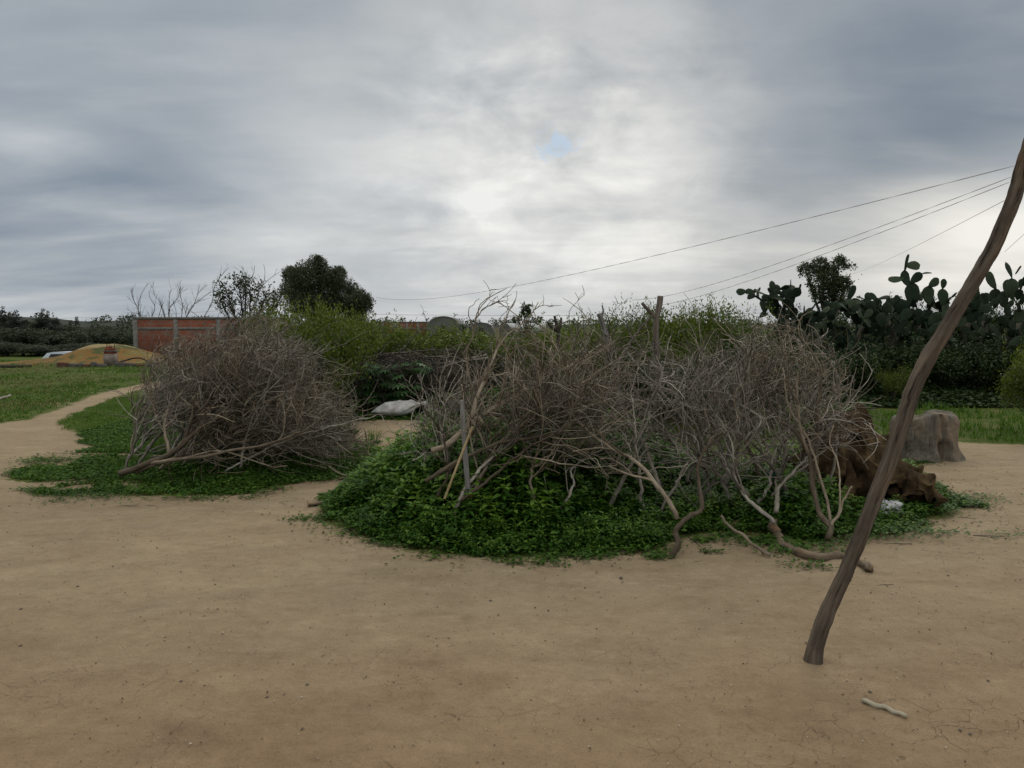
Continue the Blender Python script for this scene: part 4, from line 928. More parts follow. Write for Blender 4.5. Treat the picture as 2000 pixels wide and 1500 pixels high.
for px, Y, top, k, wd in ((525, 10.8, 628, 0, .9), (565, 11.2, 600, 1, 1.0), (600, 11.6, 592, 3, .9), (560, 12.4, 596, 0, 1.0), (640, 12.0, 604, 1, 1.0), (660, 12.6, 612, 0, 1.0), (695, 13.2, 612, 3, .8), (716, 14.2, 616, 1, .8), (735, 13.6, 632, 0, 1.0), (775, 14.2, 644, 3, 1.1), (825, 14.6, 648, 1, 1.2),
                          (875, 14.4, 645, 0, 1.1), (925, 14.8, 654, 3, 1.1), (975, 15, 658, 1, 1.1), (1025, 15, 660, 0, 1.1), (1072, 14.4, 650, 3, 1.0), (1105, 14, 630, 0, 1.0), (1150, 13.8, 622, 1, 1.1), (1195, 13.6, 616, 0, 1.0), (1232, 13.4, 610, 3, .9), (1262, 13.2, 592, 3, .75),
                          (1300, 13.2, 603, 1, 1.0), (1340, 13, 603, 0, .9), (1372, 12.8, 590, 3, .8), (1412, 12.8, 598, 0, .9), (1455, 13, 604, 1, 1.0), (1225, 12.5, 640, 0, 1.0), (1140, 12.5, 650, 3, 1.0), (1330, 12.0, 640, 1, 1.0)):
    Y = max(Y, 15.4 + .02 * (k * 7 % 5)) if 640 < px < 1080 and Y > 12.9 else Y
    top = top - 8 if 730 < px < 1080 else top; wd = wd * 1.25 if 730 < px < 1080 else wd
    shrub_at(k, px, Y, top, wd, 'yellow green leafy hedge shrub ' + near(px, MARKH))
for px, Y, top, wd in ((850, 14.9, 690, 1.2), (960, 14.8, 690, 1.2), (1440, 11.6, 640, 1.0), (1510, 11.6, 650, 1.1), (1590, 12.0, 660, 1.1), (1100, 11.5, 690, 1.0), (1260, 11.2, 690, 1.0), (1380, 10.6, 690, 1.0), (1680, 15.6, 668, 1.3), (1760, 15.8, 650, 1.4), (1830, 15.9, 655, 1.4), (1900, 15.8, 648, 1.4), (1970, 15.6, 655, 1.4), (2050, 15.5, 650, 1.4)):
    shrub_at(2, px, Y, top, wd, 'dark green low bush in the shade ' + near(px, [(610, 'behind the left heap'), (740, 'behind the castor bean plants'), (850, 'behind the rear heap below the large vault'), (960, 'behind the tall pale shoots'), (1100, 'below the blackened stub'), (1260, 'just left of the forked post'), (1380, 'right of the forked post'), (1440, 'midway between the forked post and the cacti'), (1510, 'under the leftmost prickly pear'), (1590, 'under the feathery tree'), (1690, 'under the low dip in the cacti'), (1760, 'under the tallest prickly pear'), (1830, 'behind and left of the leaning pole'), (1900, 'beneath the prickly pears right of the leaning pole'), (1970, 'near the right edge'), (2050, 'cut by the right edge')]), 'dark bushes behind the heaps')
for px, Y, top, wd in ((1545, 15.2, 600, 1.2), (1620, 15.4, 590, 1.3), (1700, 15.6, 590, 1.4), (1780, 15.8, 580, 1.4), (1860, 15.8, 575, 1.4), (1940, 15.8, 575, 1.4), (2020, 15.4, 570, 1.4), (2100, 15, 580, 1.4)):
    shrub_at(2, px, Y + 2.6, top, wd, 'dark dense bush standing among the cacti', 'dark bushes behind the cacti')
shrub_at(0, 2035, 10.6, 660, .8, 'yellow green bush at the right edge of the photo', None)
shrub_at(1, 1745, 14.8, 715, .6, 'small yellow green bush beneath the cacti behind the pole', None)

# tree left of centre
def tree(name, label, cat, base_px, Y, clumps, n, L, mat, r0=.12, holes=.42, hs=1.6, trunkmat='twig_dark', twigs=2, ratio=.45, shell=.35):
    x = (base_px - 1000) / F * Y; z0 = float(hz(x, Y)); e = empty(name, (x, Y, z0)); tag(e, label, cat)
    cl = []
    for px, py, rp in clumps:
        p = P(px, py, Y) - np.array([x, Y, z0]); cl.append((p[0], rng.normal(0, .25) * rp / F * Y * 2, p[2], rp / F * Y))
    zt = min(c[2] - c[3] for c in cl) * .6
    mb = limbs(cl, (0, 0, max(zt, .3)), r0 * .7, twigs=twigs); mb.tubes(smooth_poly([[0, 0, -.05], [.03, 0, zt*.5], [0, 0, max(zt, .3)]], 6)[None], np.linspace(r0, r0*.75, 6)[None], 8)
    obj('trunk', mb, MT[trunkmat], e); obj('crown', foliage(cl, n, L, ratio, shell, holes, hs), mat, e, smooth=False); return e
tree('tree', 'broad dark evergreen tree with a two humped crown left of centre', 'tree', 640, 26, [(620, 522, 22), (600, 545, 30), (575, 565, 28), (640, 560, 34), (660, 545, 22), (668, 578, 34), (600, 590, 34), (640, 595, 36), (700, 585, 24), (715, 592, 18), (690, 608, 30), (560, 535, 16), (665, 533, 12), (622, 507, 8)], 80000, .062, MT['tree'], .14, .30, 2.2, shell=.15)
tree('tree', 'thinly leaved grey tree against the sky above the left heap', 'tree', 480, 19, [(440, 560, 22), (465, 550, 20), (490, 565, 26), (520, 575, 24), (450, 590, 26), (545, 580, 18), (430, 580, 14), (500, 595, 28), (480, 545, 12), (560, 560, 12)], 2300, .065, MT['tree'], .05, .40, 3.0, twigs=7, ratio=.6, shell=.1)
tree('tree', 'feathery dark tree standing behind the cacti', 'tree', 1617, 27, [(1580, 527, 15), (1600, 520, 16), (1635, 520, 22), (1655, 535, 18), (1617, 545, 26), (1590, 548, 22), (1650, 555, 16), (1640, 505, 8), (1600, 570, 20), (1640, 580, 20)], 15000, .085, MT['tree'], .10, .48, 2.6, twigs=3)
tree('tree', 'small flat topped tree between the domes and the blackened stub', 'tree', 1028, 50, [(1022, 599, 7), (1035, 603, 8), (1015, 612, 9), (1040, 616, 10), (1028, 610, 9), (1010, 624, 8), (1050, 624, 8), (1030, 626, 12)], 1500, .17, MT['shrub_dark'], .08, .5, 1.6, ratio=.5)
tree('sapling', 'tiny leafy sapling beside the right dome', 'tree', 908, 70, [(905, 634, 5), (912, 630, 3), (903, 640, 5)], 160, .22, MT['shrub_dark'], .05)
tree('sapling', 'thin conifer top poking over the flat concrete roof', 'tree', 755, 66, [(755, 622, 3), (755, 628, 4), (756, 634, 5)], 200, .16, MT['cypress'], .05)
# bare tree behind the brick shed
def bare_tree():
    Y = 46; x0 = (340 - 1000) / F * Y; z0 = float(hz(x0, Y)); mb = MB(); stems = []
    for px0, tr in ((272, [(273, 620), (270, 600), (276, 575), (288, 554)]), (270, [(268, 600), (258, 580), (258, 562)]), (262, [(266, 618), (257, 608), (249, 604)]), (298, [(297, 618), (303, 600), (292, 580), (291, 568)]), (322, [(322, 617), (312, 590), (301, 575), (300, 567)]), (328, [(329, 617), (332, 600), (348, 580), (352, 560)]),
                       (340, [(331, 600), (330, 580), (334, 565)]), (355, [(355, 615), (356, 590), (352, 570), (358, 560)]), (366, [(366, 616), (380, 592), (384, 578), (405, 556)]), (378, [(376, 596), (395, 582), (413, 568)]), (345, [(362, 610), (357, 595), (348, 586)]), (403, [(400, 616), (415, 590), (418, 560), (432, 538), (446, 522)]),
                       (430, [(440, 617), (425, 600), (428, 575), (460, 550)]), (480, [(478, 560), (478, 535), (472, 530)]), (490, [(485, 555), (497, 530), (498, 518)]), (515, [(510, 560), (518, 540), (515, 515)]), (520, [(520, 550), (535, 538), (548, 530)]), (312, [(310, 617), (316, 600), (320, 590)]), (342, [(344, 617), (343, 603), (340, 596)])):
        p = [P(a, b, Y) - np.array([x0, Y, z0]) for a, b in tr]; p = [np.array([p[0][0] * .8, rng.normal(0, .5), 1.2])] + p; stems.append(smooth_poly(p, 12, .01))
    st = np.stack(stems); ra = np.tile(np.linspace(.032, .011, 12), (len(st), 1)); mb.tubes(st, ra, 5)
    q, r_ = grow(st, ra, 150, (.3, 1.2), (.008, .016), 7, .7, .5, .12, .3, .4); mb.tubes(q, r_, 3, cap=False)
    q2, r2 = grow(q, r_, 150, (.15, .6), (.006, .010), 5, .7, .5, .12, .3, .2); mb.tubes(q2, r2, 3, cap=False)
    mb.tubes(np.array([[0, 0, -.1], [0, 0, .6], [0, 0, 1.3]])[None], np.array([[.16, .13, .12]]), 7)
    for k in range(len(st)): mb.tubes(np.stack([[0, 0, .9], st[k, 0] * .5 + [0, 0, .5], st[k, 0]])[None], np.array([[.05, .04, .03]]), 5)
    o = obj('bare_tree', mb, MT['twig_dark'], loc=(x0, Y, z0)); tag(o, 'leafless many stemmed tree rising behind the brick shed', 'tree')
rng = np.random.default_rng(77); bare_tree()

# ------------------------------------------------------------------ prickly pear hedge
def pad_mesh(i, Lp=.36, Wp=.235, Tp=.035):
    nu, nv = 20, 14; u = np.linspace(0, 2*math.pi, nu, endpoint=False); v = np.linspace(0, 1, nv); U, V = np.meshgrid(u, v)
    w_ = np.interp(V, [0, .05, .2, .45, .7, .88, .96, 1], [.12, .24, .62, .92, 1.0, .72, .42, .02]) * Wp / 2; th = np.interp(V, [0, .1, .5, .9, 1], [.5, .7, 1, .7, .05]) * Tp / 2
    p = np.stack([np.cos(U) * w_, np.sin(U) * th + .02 * np.sin(V * 3 + i) + .015 * np.cos(U) * np.sin(i * 2.0), V * Lp], -1)
    q = (np.arange(nv - 1)[:, None] * nu + np.arange(nu)[None]); j2 = (np.arange(nu) + 1) % nu; i0 = np.arange(nv - 1)[:, None] * nu
    f = np.stack([i0 + np.arange(nu)[None], i0 + j2[None], i0 + nu + j2[None], i0 + nu + np.arange(nu)[None]], -1).reshape(-1, 4)
    mb = MB(); mb.add(p, f); me = mb.mesh('pad'); me.materials.append(MT['pad']); return me
def m_pad():
    m, t, b, _ = newmat('pad'); tc = t.n.new('ShaderNodeTexCoord').outputs['Object']; oi = t.n.new('ShaderNodeObjectInfo').outputs['Random']
    n = t.noise(tc, 7, 4); f = t.math('ADD', t.math('MULTIPLY', n, .5), t.math('MULTIPLY', oi, .5))
    c = t.ramp(f, [(.2, (.011, .021, .012)), (.5, (.023, .038, .022)), (.75, (.048, .064, .038)), (.92, (.10, .080, .050))])
    vo = t.n.new('ShaderNodeTexVoronoi'); vo.inputs['Scale'].default_value = 26; t.l.new(tc, vo.inputs['Vector'])
    c = t.mix(t.math('MULTIPLY', t.smooth(vo.outputs[0], .16, .08), .6), c, (.16, .15, .10))
    scar = t.smooth(t.noise(tc, 4, 4, .6), .60, .68); c = t.mix(t.math('MULTIPLY', scar, .55), c, (.13, .11, .075))
    t.l.new(c, b.inputs['Base Color']); b.inputs['Roughness'].default_value = .75; b.inputs['Specular IOR Level'].default_value = .12; return m
MT['pad'] = m_pad(); PADS = [pad_mesh(i) for i in range(4)]
from mathutils import Matrix, Quaternion
def add_pad(root, p, dirv, nv, s):
    d = Vector(dirv).normalized(); n = Vector(nv); n = (n - d * n.dot(d)).normalized(); x = n.cross(d).normalized() * -1
    x = d.cross(n) * -1; M_ = Matrix(((x.x, n.x, d.x), (x.y, n.y, d.y), (x.z, n.z, d.z)))
    if M_.determinant() < 0: M_.col[0] = -M_.col[0]
    o = bpy.data.objects.new('pad', PADS[random.randrange(4)]); COL.objects.link(o); o.parent = root; o.location = tuple(p); o.rotation_mode = 'QUATERNION'; o.rotation_quaternion = M_.to_quaternion(); o.scale = (s,)*3
    return Vector(p) + d * (.36 * s)
def cactus(px, Y, topy, label, npads=85, seed=0, spread=.9):
    random.seed(seed); x0 = (px - 1000) / F * Y; root = empty('prickly_pear', (x0, Y, 0)); tag(root, label, 'cactus', None)
    H = EYE + (HOR - topy) / F * Y
    mb = MB(); tips = []
    for k in range(6):
        a = random.uniform(0, 6.28); l = random.uniform(.2, .75) * spread; z = random.uniform(.35, .70) * H
        ln = smooth_poly([[0, 0, -.05], [math.cos(a)*l*.5, math.sin(a)*l*.4, z*.55], [math.cos(a)*l, math.sin(a)*l*.7, z]], 10); mb.tubes(ln[None], np.linspace(.085, .05, 10)[None], 9)
        tips.append((Vector(ln[-1]), Vector((math.cos(a)*.5, math.sin(a)*.4, 1)), 0)); tips.append((Vector(ln[6]), Vector((math.cos(a+1.5)*.9, math.sin(a+1.5)*.9, .5)), 0)); tips.append((Vector(ln[4]), Vector((math.cos(a-1.5), -abs(math.sin(a)), .3)), 0))
    obj('stem', mb, m_pad_stem, root)
    cnt = 0; q = tips[:]
    while q and cnt < npads:
        i = random.randrange(len(q)); p, d, g = q.pop(i); s = random.uniform(.55, 1.05) * (1 - .03 * g)
        dd = (d + Vector((random.gauss(0, .4), random.gauss(0, .4), random.gauss(.12, .25)))).normalized()
        e = p + dd * .36 * s
        if e.z > H + .04:
            dd = (dd + Vector((random.gauss(0, 1), random.gauss(0, 1), -.6))).normalized(); e = p + dd * .36 * s
            if e.z > H + .04: continue
        if math.hypot(e.x, e.y) > 1.15 * spread: q.append((p, Vector((-p.x * .6, -p.y * .6, 1)), g)) if random.random() < .3 else None; continue
        nv = Vector((random.gauss(0, 1), random.gauss(-.8, .8), random.gauss(0, .3)))
        if abs(nv.normalized().dot(dd)) > .9: nv = Vector((0, -1, .1))
        e2 = add_pad(root, p - dd * .02, dd, nv, s); cnt += 1
        for _ in range(random.choice((1, 2, 2, 3))):
            sd2 = Vector((random.gauss(0, .6), random.gauss(0, .6), random.gauss(0, .3))); q.append((e2 - dd * .03 + (sd2 - dd * sd2.dot(dd)) * .05, (dd + sd2).normalized(), g + 1))
        if not q: q = tips[:]
    return root
m_pad_stem = m_plain('cactus_stem', (.05, .048, .035), (.14, .13, .095), 8)
cl = [(1510, 14.4, 566, 'leftmost prickly pear, low one at the end of the cactus hedge'), (1545, 14.2, 555, 'prickly pear beside the low leftmost one with an upright top pad'), (1592, 14.0, 560, 'prickly pear just left of the feathery tree'), (1640, 14.0, 568, 'prickly pear directly below the feathery tree'),
      (1690, 14.1, 592, 'low prickly pear in the dip right of the feathery tree'), (1735, 14.0, 552, 'prickly pear immediately left of the tallest one'), (1780, 13.8, 530, 'tallest prickly pear with a tower of pads against the sky'), (1835, 13.9, 556, 'prickly pear between the tallest one and the leaning pole'),
      (1890, 13.9, 556, 'prickly pear directly behind the leaning pole'), (1945, 13.7, 552, 'prickly pear just right of the leaning pole'), (1985, 13.5, 540, 'prickly pear with an upright pad at the right edge'), (2050, 13.5, 545, 'prickly pear partly beyond the right edge of the photo'), (1462, 14.5, 622, 'small prickly pear mixed into the hedge left of the others')]
ROOTS = []
for k, (px, Y, top, lb) in enumerate(cl): ROOTS.append(cactus(px, Y + (2.6 if k < 12 else 1.5), top, lb, 98 if k < 12 else 34, 500 + k, 1.05 if k < 12 else .6))
def hero_pad(ri, px0, py0, px1, py1, facing=(0, -1, .1), dy=-.15):
    root = ROOTS[ri]; Y = root.location.y + dy; a = P(px0, py0, Y) - np.array(root.location); b = P(px1, py1, Y) - np.array(root.location); d = b - a
    add_pad(root, a, d, facing, np.linalg.norm(d) / .36)
for t_ in ((7, 1815, 596, 1813, 558), (7, 1842, 600, 1841, 563), (6, 1775, 596, 1775, 557, (.3, -1, 0)), (6, 1790, 590, 1779, 552), (1, 1508, 612, 1508, 573), (0, 1512, 618, 1511, 583), (2, 1542, 600, 1542, 564), (3, 1655, 622, 1655, 583), (4, 1692, 622, 1690, 583), (9, 1944, 602, 1945, 563), (10, 1976, 585, 1975, 543), (6, 1775, 560, 1765, 528, (.3, -1, 0)), (6, 1765, 529, 1777, 497, (.8, -.5, .1)), (6, 1768, 520, 1798, 518, (.1, -1, .5)), (6, 1778, 552, 1802, 534, (.4, -1, .2)), (6, 1800, 535, 1820, 533, (0, -.3, 1)), (6, 1765, 545, 1735, 545, (.3, -.6, .8)), (7, 1812, 560, 1835, 545), (7, 1840, 565, 1845, 544),
           (1, 1508, 575, 1507, 548, (.5, -1, 0)), (0, 1510, 585, 1487, 580), (2, 1542, 566, 1544, 545, (.9, -.4, 0)), (3, 1655, 585, 1672, 558, (.6, -.8, 0)), (4, 1690, 585, 1672, 580, (0, -.4, 1)), (9, 1945, 565, 1930, 530, (.5, -1, 0)), (10, 1975, 545, 1965, 511, (.6, -1, .1)), (10, 1982, 535, 1996, 520, (.9, -.5, 0)), (9, 1925, 595, 1918, 572), (10, 1965, 580, 1970, 545)):
    hero_pad(*t_)

# ------------------------------------------------------------------ left background: mound, pillar, kerb, hose, shed, car
def mound():
    cx, cy = (196 - 1000) / F * 32.5, 32.5
    def fn(U, V):
        ca, sa = np.cos(U), np.sin(U); r_ = V
        x = ca * r_ * 4.6; y = sa * r_ * 3.2
        th = np.angle(np.exp(1j * U))
        lx = -3.9; h = .86 * np.clip(1 - V, 0, 1) ** .85 * (1 - .15 * V)
        h = .68 * (1 - sstep(V, 0, 1)) + .08 * (1 - V)
        h = h + fbm(np.stack([x * .9, y * .9, 0*x], -1), 4, 21) * .22 * (1 - V ** 3)
        p = np.zeros(U.shape + (3,)); p[..., 0] = cx + x + .2; p[..., 1] = cy + y; p[..., 2] = h * (1 - .25 * sstep(x, .5, 3)) * (1 - .5 * sstep(-x, .3, 2.2)) + hz(p[..., 0], p[..., 1]) * sstep(V, .5, 1) - .04 * (V > .98); return p
    m, t, b, _ = newmat('mound_soil'); geo = t.n.new('ShaderNodeNewGeometry').outputs['Position']
    n = t.noise(t.scale(geo, (1, .6, 3)), .75, 6, .6, 1.2); nf = t.noise(geo, 9, 5, .7)
    sp = t.n.new('ShaderNodeSeparateXYZ'); t.l.new(geo, sp.inputs[0])
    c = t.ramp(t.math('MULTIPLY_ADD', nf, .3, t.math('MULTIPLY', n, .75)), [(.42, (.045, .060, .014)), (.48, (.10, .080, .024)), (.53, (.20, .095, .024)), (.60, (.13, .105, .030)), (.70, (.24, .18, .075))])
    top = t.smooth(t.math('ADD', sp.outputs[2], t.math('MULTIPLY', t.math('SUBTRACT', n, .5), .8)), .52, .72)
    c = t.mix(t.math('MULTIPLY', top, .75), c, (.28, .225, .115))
    t.l.new(c, b.inputs['Base Color']); b.inputs['Roughness'].default_value = .95; bump(t, b, nf, .6, .06)
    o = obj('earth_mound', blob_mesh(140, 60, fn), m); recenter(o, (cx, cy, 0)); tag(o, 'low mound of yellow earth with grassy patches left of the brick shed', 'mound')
mound()
def m_brick(name, c1, c2, mortar, sc=1.0, coord='Object'):
    m, t, b, _ = newmat(name); tc = t.n.new('ShaderNodeTexCoord').outputs[coord]
    br = t.n.new('ShaderNodeTexBrick'); sp = t.n.new('ShaderNodeSeparateXYZ'); t.l.new(tc, sp.inputs[0]); cb = t.n.new('ShaderNodeCombineXYZ')
    t.l.new(t.math('ADD', sp.outputs[0], sp.outputs[1]), cb.inputs[0]); t.l.new(sp.outputs[2], cb.inputs[1]); t.l.new(cb.outputs[0], br.inputs['Vector'])
    br.inputs['Scale'].default_value = 1; br.inputs['Brick Width'].default_value = .32 * sc; br.inputs['Row Height'].default_value = .21 * sc; br.inputs['Mortar Size'].default_value = .012 * sc
    br.inputs['Color1'].default_value = (*c1, 1); br.inputs['Color2'].default_value = (*c2, 1); br.inputs['Mortar'].default_value = (*mortar, 1)
    n = t.noise(tc, 2.3, 6, .65); c = t.mix(t.math('MULTIPLY', t.smooth(n, .46, .62), .8), br.outputs[0], (.13, .085, .065))
    c = t.mix(t.math('MULTIPLY', t.smooth(t.noise(tc, 3.5, 5), .56, .66), .75), c, mortar)
    t.l.new(c, b.inputs['Base Color']); b.inputs['Roughness'].default_value = .9; bump(t, b, br.outputs[1], -.3, .01); return m
MT['brick'] = m_brick('brick', (.19, .050, .023), (.13, .035, .018), (.11, .085, .068))
def brick_box(name, label, x0, x1, y0, y1, z0, z1, beams, cols, lab_cat='shed'):
    e = empty(name, (x0, y0, z0)); tag(e, label, lab_cat); W, D, H = x1 - x0, y1 - y0, z1 - z0
    mb = MB(); mb.box(0, W, 0, .2, 0, H - .05); mb.box(0, W, D - .2, D, 0, H - .05); mb.box(0, .2, .2, D - .2, 0, H - .05); mb.box(W - .2, W, .2, D - .2, 0, H - .05); obj('wall', mb, MT['brick'], e, False)
    mb = MB(); mb.box(-.03, W + .03, -.03, D + .03, H - .10, H + .02); obj('roof_slab', mb, MT['conc'], e, False)
    for z in beams: mb = MB(); mb.box(-.01, W + .01, -.012, .1, z - .07, z + .07); obj('beam', mb, MT['conc'], e, False)
    for x in cols:
        mb = MB(); mb.box(x - .13, x + .13, -.02, .15, 0, H - .10); obj('column', mb, MT['conc'], e, False)
    return e
Ys = 41.0; zt = EYE + (HOR - 620) / F * Ys; xl = (262 - 1000) / F * Ys
brick_box('brick_shed', 'unfinished orange brick shed with grey concrete frame behind the left heap', xl, xl + 7.2, Ys, Ys + 5, -1.25, zt, [zt + 1.25 - .62], [.12, 2.35, 4.7, 7.08])
Yh = 88.0; X = lambda px, Y: (px - 1000) / F * Y
e = brick_box('brick_house', 'long flat roofed brick building far off between the tree and the large dome', X(745, Yh), X(838, Yh), Yh, Yh + 6, 0, EYE + (HOR - 628.5) / F * Yh, [1.2], [.2, 1.6, 3.1, 4.4, 5.5])
mb = MB(); Hh = EYE + (HOR - 628.5) / F * Yh; mb.box(1.4, 2.1, -.06, -.025, .9, Hh - .16); mb.box(-.05, 2.2, -.05, -.022, .0, .5); obj('patched_render', mb, MT['conc'], e, False)
def vault(label, pxa, pxb, pyt, Y, depth, mat, name='domed_building'):
    x0, x1 = X(pxa, Y), X(pxb, Y); r = (x1 - x0) / 2; zt_ = EYE + (HOR - pyt) / F * Y; e = empty(name, ((x0 + x1) / 2, Y, 0)); tag(e, label, 'domed building'); zs = max(zt_ - r * .78, .3)
    n = 28; a = np.linspace(0, math.pi, n); prof = np.stack([np.cos(a) * r, zs + np.sin(a) ** .9 * (zt_ - zs)], -1); prof = np.concatenate([[[r, -.1]], prof, [[-r, -.1]]])
    V = []; N = len(prof)
    ys = [(0, .0), (.12, .985), (.1201, 1.0), (depth, 1.0)]
    for y, s in ((.0, 1.0), (depth, 1.0)): V += [(px_, y, pz) for px_, pz in prof]
    q = [(i, i + 1, N + i + 1, N + i) for i in range(N - 1)]; mb = MB(); mb.add(V, q); obj('vault', mb, mat, e)
    for yy in (0, depth): mb = MB(); mb.add([(0, yy, zs)] + [(px_, yy, pz) for px_, pz in prof], None, [(0, i + 1, i + 2) for i in range(N - 1)]); obj('end_wall', mb, mat, e, False)
    mb = MB(); mb.add([(px_ * 1.03, y, pz * 1.012) for y in (-.06, .12) for px_, pz in prof], [(i, i + 1, N + i + 1, N + i) for i in range(N - 1)]); mb.add([(px_ * k_, -.06, pz * (1 + (k_ - 1) * .4)) for k_ in (1.03, .95) for px_, pz in prof], [(i, N + i, N + i + 1, i + 1) for i in range(N - 1)]); obj('rim', mb, MT['conc'], e)
    mb = MB(); mb.box(-.25, .25, -.02, .02, zs + .1, zs + .5); obj('window', mb, m_plain('dark_opening', (.01, .01, .01), (.03, .03, .03), 3), e, False)
    return e
MT['dome'] = m_plain('dome_plaster', (.085, .082, .080), (.155, .15, .145), 1.2)
vault('large grey vaulted building end beyond the hedge', 834, 899, 618, 88, 9, MT['dome']); vault('smaller grey vaulted building right of the large vault', 916, 964, 630, 92, 9, MT['dome'])
def white_house():
    Y = 96; x0, x1 = X(975, Y), X(1066, Y); e = empty('white_building', (x0, Y, 0)); tag(e, 'long low whitewashed building beyond the heap, right of the domes', 'building'); W = x1 - x0; H = EYE + (HOR - 631) / F * Y
    wm = m_plain('whitewash', (.50, .50, .49), (.74, .74, .73), 2)
    mb = MB(); mb.box(.8, W, 0, 5, H - .95, H); mb.box(.8, W, .02, 5, 0, H - .951); obj('wall', mb, wm, e, False)
    mb = MB(); mb.box(.9, W, -.05, .015, 0, H - .98); obj('dark_plinth', mb, m_plain('plinth', (.05, .05, .05), (.10, .10, .10), 2), e, False)
    n = 14; a = np.linspace(0, math.pi, n); V = [(.75 + math.cos(t_) * .75, y, H - 1.1 + math.sin(t_) * 1.1) for y in (-.3, 5) for t_ in a] ; mb = MB(); mb.add(V, [(i, i + 1, n + i + 1, n + i) for i in range(n - 1)]); mb.add([(.75, -.3, H - 1.1)] + [(.75 + math.cos(t_) * .75, -.3, H - 1.1 + math.sin(t_) * 1.1) for t_ in a], None, [(0, i + 1, i + 2) for i in range(n - 1)])
    mb.box(.0, 1.5, -.3, 5, 0, H - 1.1); obj('vault', mb, MT['dome'], e)
white_house()
def pillar():
    Y = 28.6; p = G(216, 714); x0, Y = X(216, p[1]), p[1]; e = empty('brick_pillar', (x0, Y, 0)); tag(e, 'short rendered brick pillar with broken top and rusty rods in front of the mound', 'pillar')
    mb = MB(); v = []
    mb.box(-.19, .19, -.19, .19, 0, .47); obj('rendered_base', mb, m_plain('render_patch', (.11, .075, .06), (.25, .215, .19), 6), e, False)
    mb = MB(); mb.box(-.17, .17, -.17, .17, .47, .56); mb.box(-.15, .13, -.15, .15, .60, .70); mb.box(-.11, .02, -.1, .12, .70, .76); obj('brickwork', mb, m_plain('brick_plain', (.12, .035, .02), (.26, .075, .04), 9), e, False)
    mb = MB(); mb.box(-.21, .21, -.2, .2, .561, .60); obj('cap', mb, MT['conc'], e, False)
    for x, h, l in ((-.13, .88, .01), (.06, .80, -.02), (.14, .92, .06), (-.03, .84, 0)):
        mb = MB(); mb.tubes(np.array([[x, 0, .58], [x + l * .5, 0, (h + .58) / 2], [x + l, -.02, h]])[None], np.full((1, 3), .013), 6); obj('rod', mb, MT['twig_dark'], e)
    # rubble kerb
    rng2 = np.random.default_rng(5); x = 112
    k = 0; mb_proto = []
    while x < 292:
        wd = rng2.uniform(9, 26); g = G(x + wd / 2, 716.5); hh = rng2.uniform(.10, .19); W = wd / F * g[1] * .96
        def fn(U, V, W=W, hh=hh, g=g, s=k):
            ca, sa = np.cos(U), np.sin(U); sq = 1 / np.maximum(np.abs(ca), np.abs(sa)) ** .8; r_ = np.interp(V, [0, .1, .7, .9, 1], [1, 1, .97, .8, 0]); z = np.interp(V, [0, .1, .8, .92, 1], [-.03, .02, .93, 1, .99]) * hh
            q = np.stack([ca + s, sa, V * 2], -1); n = fbm(q * 1.5, 3, s) * .25; p = np.zeros(U.shape + (3,)); p[..., 0] = g[0] + ca * sq * r_ * W / 2 * (1 + n * .5); p[..., 1] = g[1] + sa * sq * r_ * .12 * (1 + n); p[..., 2] = z * (1 + n); return p
        if not (206 < x + wd / 2 < 228):
            o = obj('kerb_block', blob_mesh(20, 12, fn), MT['kerb'] if k % 3 else MT['brickblk']); recenter(o, g); tag(o, 'rough grey block in the low kerb before the mound' if k % 3 else 'rough reddish block in the low kerb before the mound', 'block', 'blocks of the low kerb in front of the mound')
        x += wd; k += 1
MT['kerb'] = m_plain('kerb_stone', (.035, .032, .028), (.12, .11, .095), 6)
MT['brickblk'] = m_plain('brick_block', (.05, .028, .02), (.12, .06, .04), 5)
pillar()
mb = MB(); Yq = G(216, 714)[1]; tr = [(228, 709, Yq), (245, 704, Yq), (262, 699.5, Yq), (276, 700, Yq), (288, 706, Yq), (294, 716, Yq - .2), (300, 720, Yq - .4)]
mb.tubes(smooth_poly(trace(tr), 30)[None], np.full((1, 30), .028), 8); o = obj('hose', mb, m_plain('black_rubber', (.008, .008, .009), (.02, .02, .022), 5, .5)); recenter(o, trace(tr)[-1]); tag(o, 'arched black hose running right from the brick pillar', 'hose')

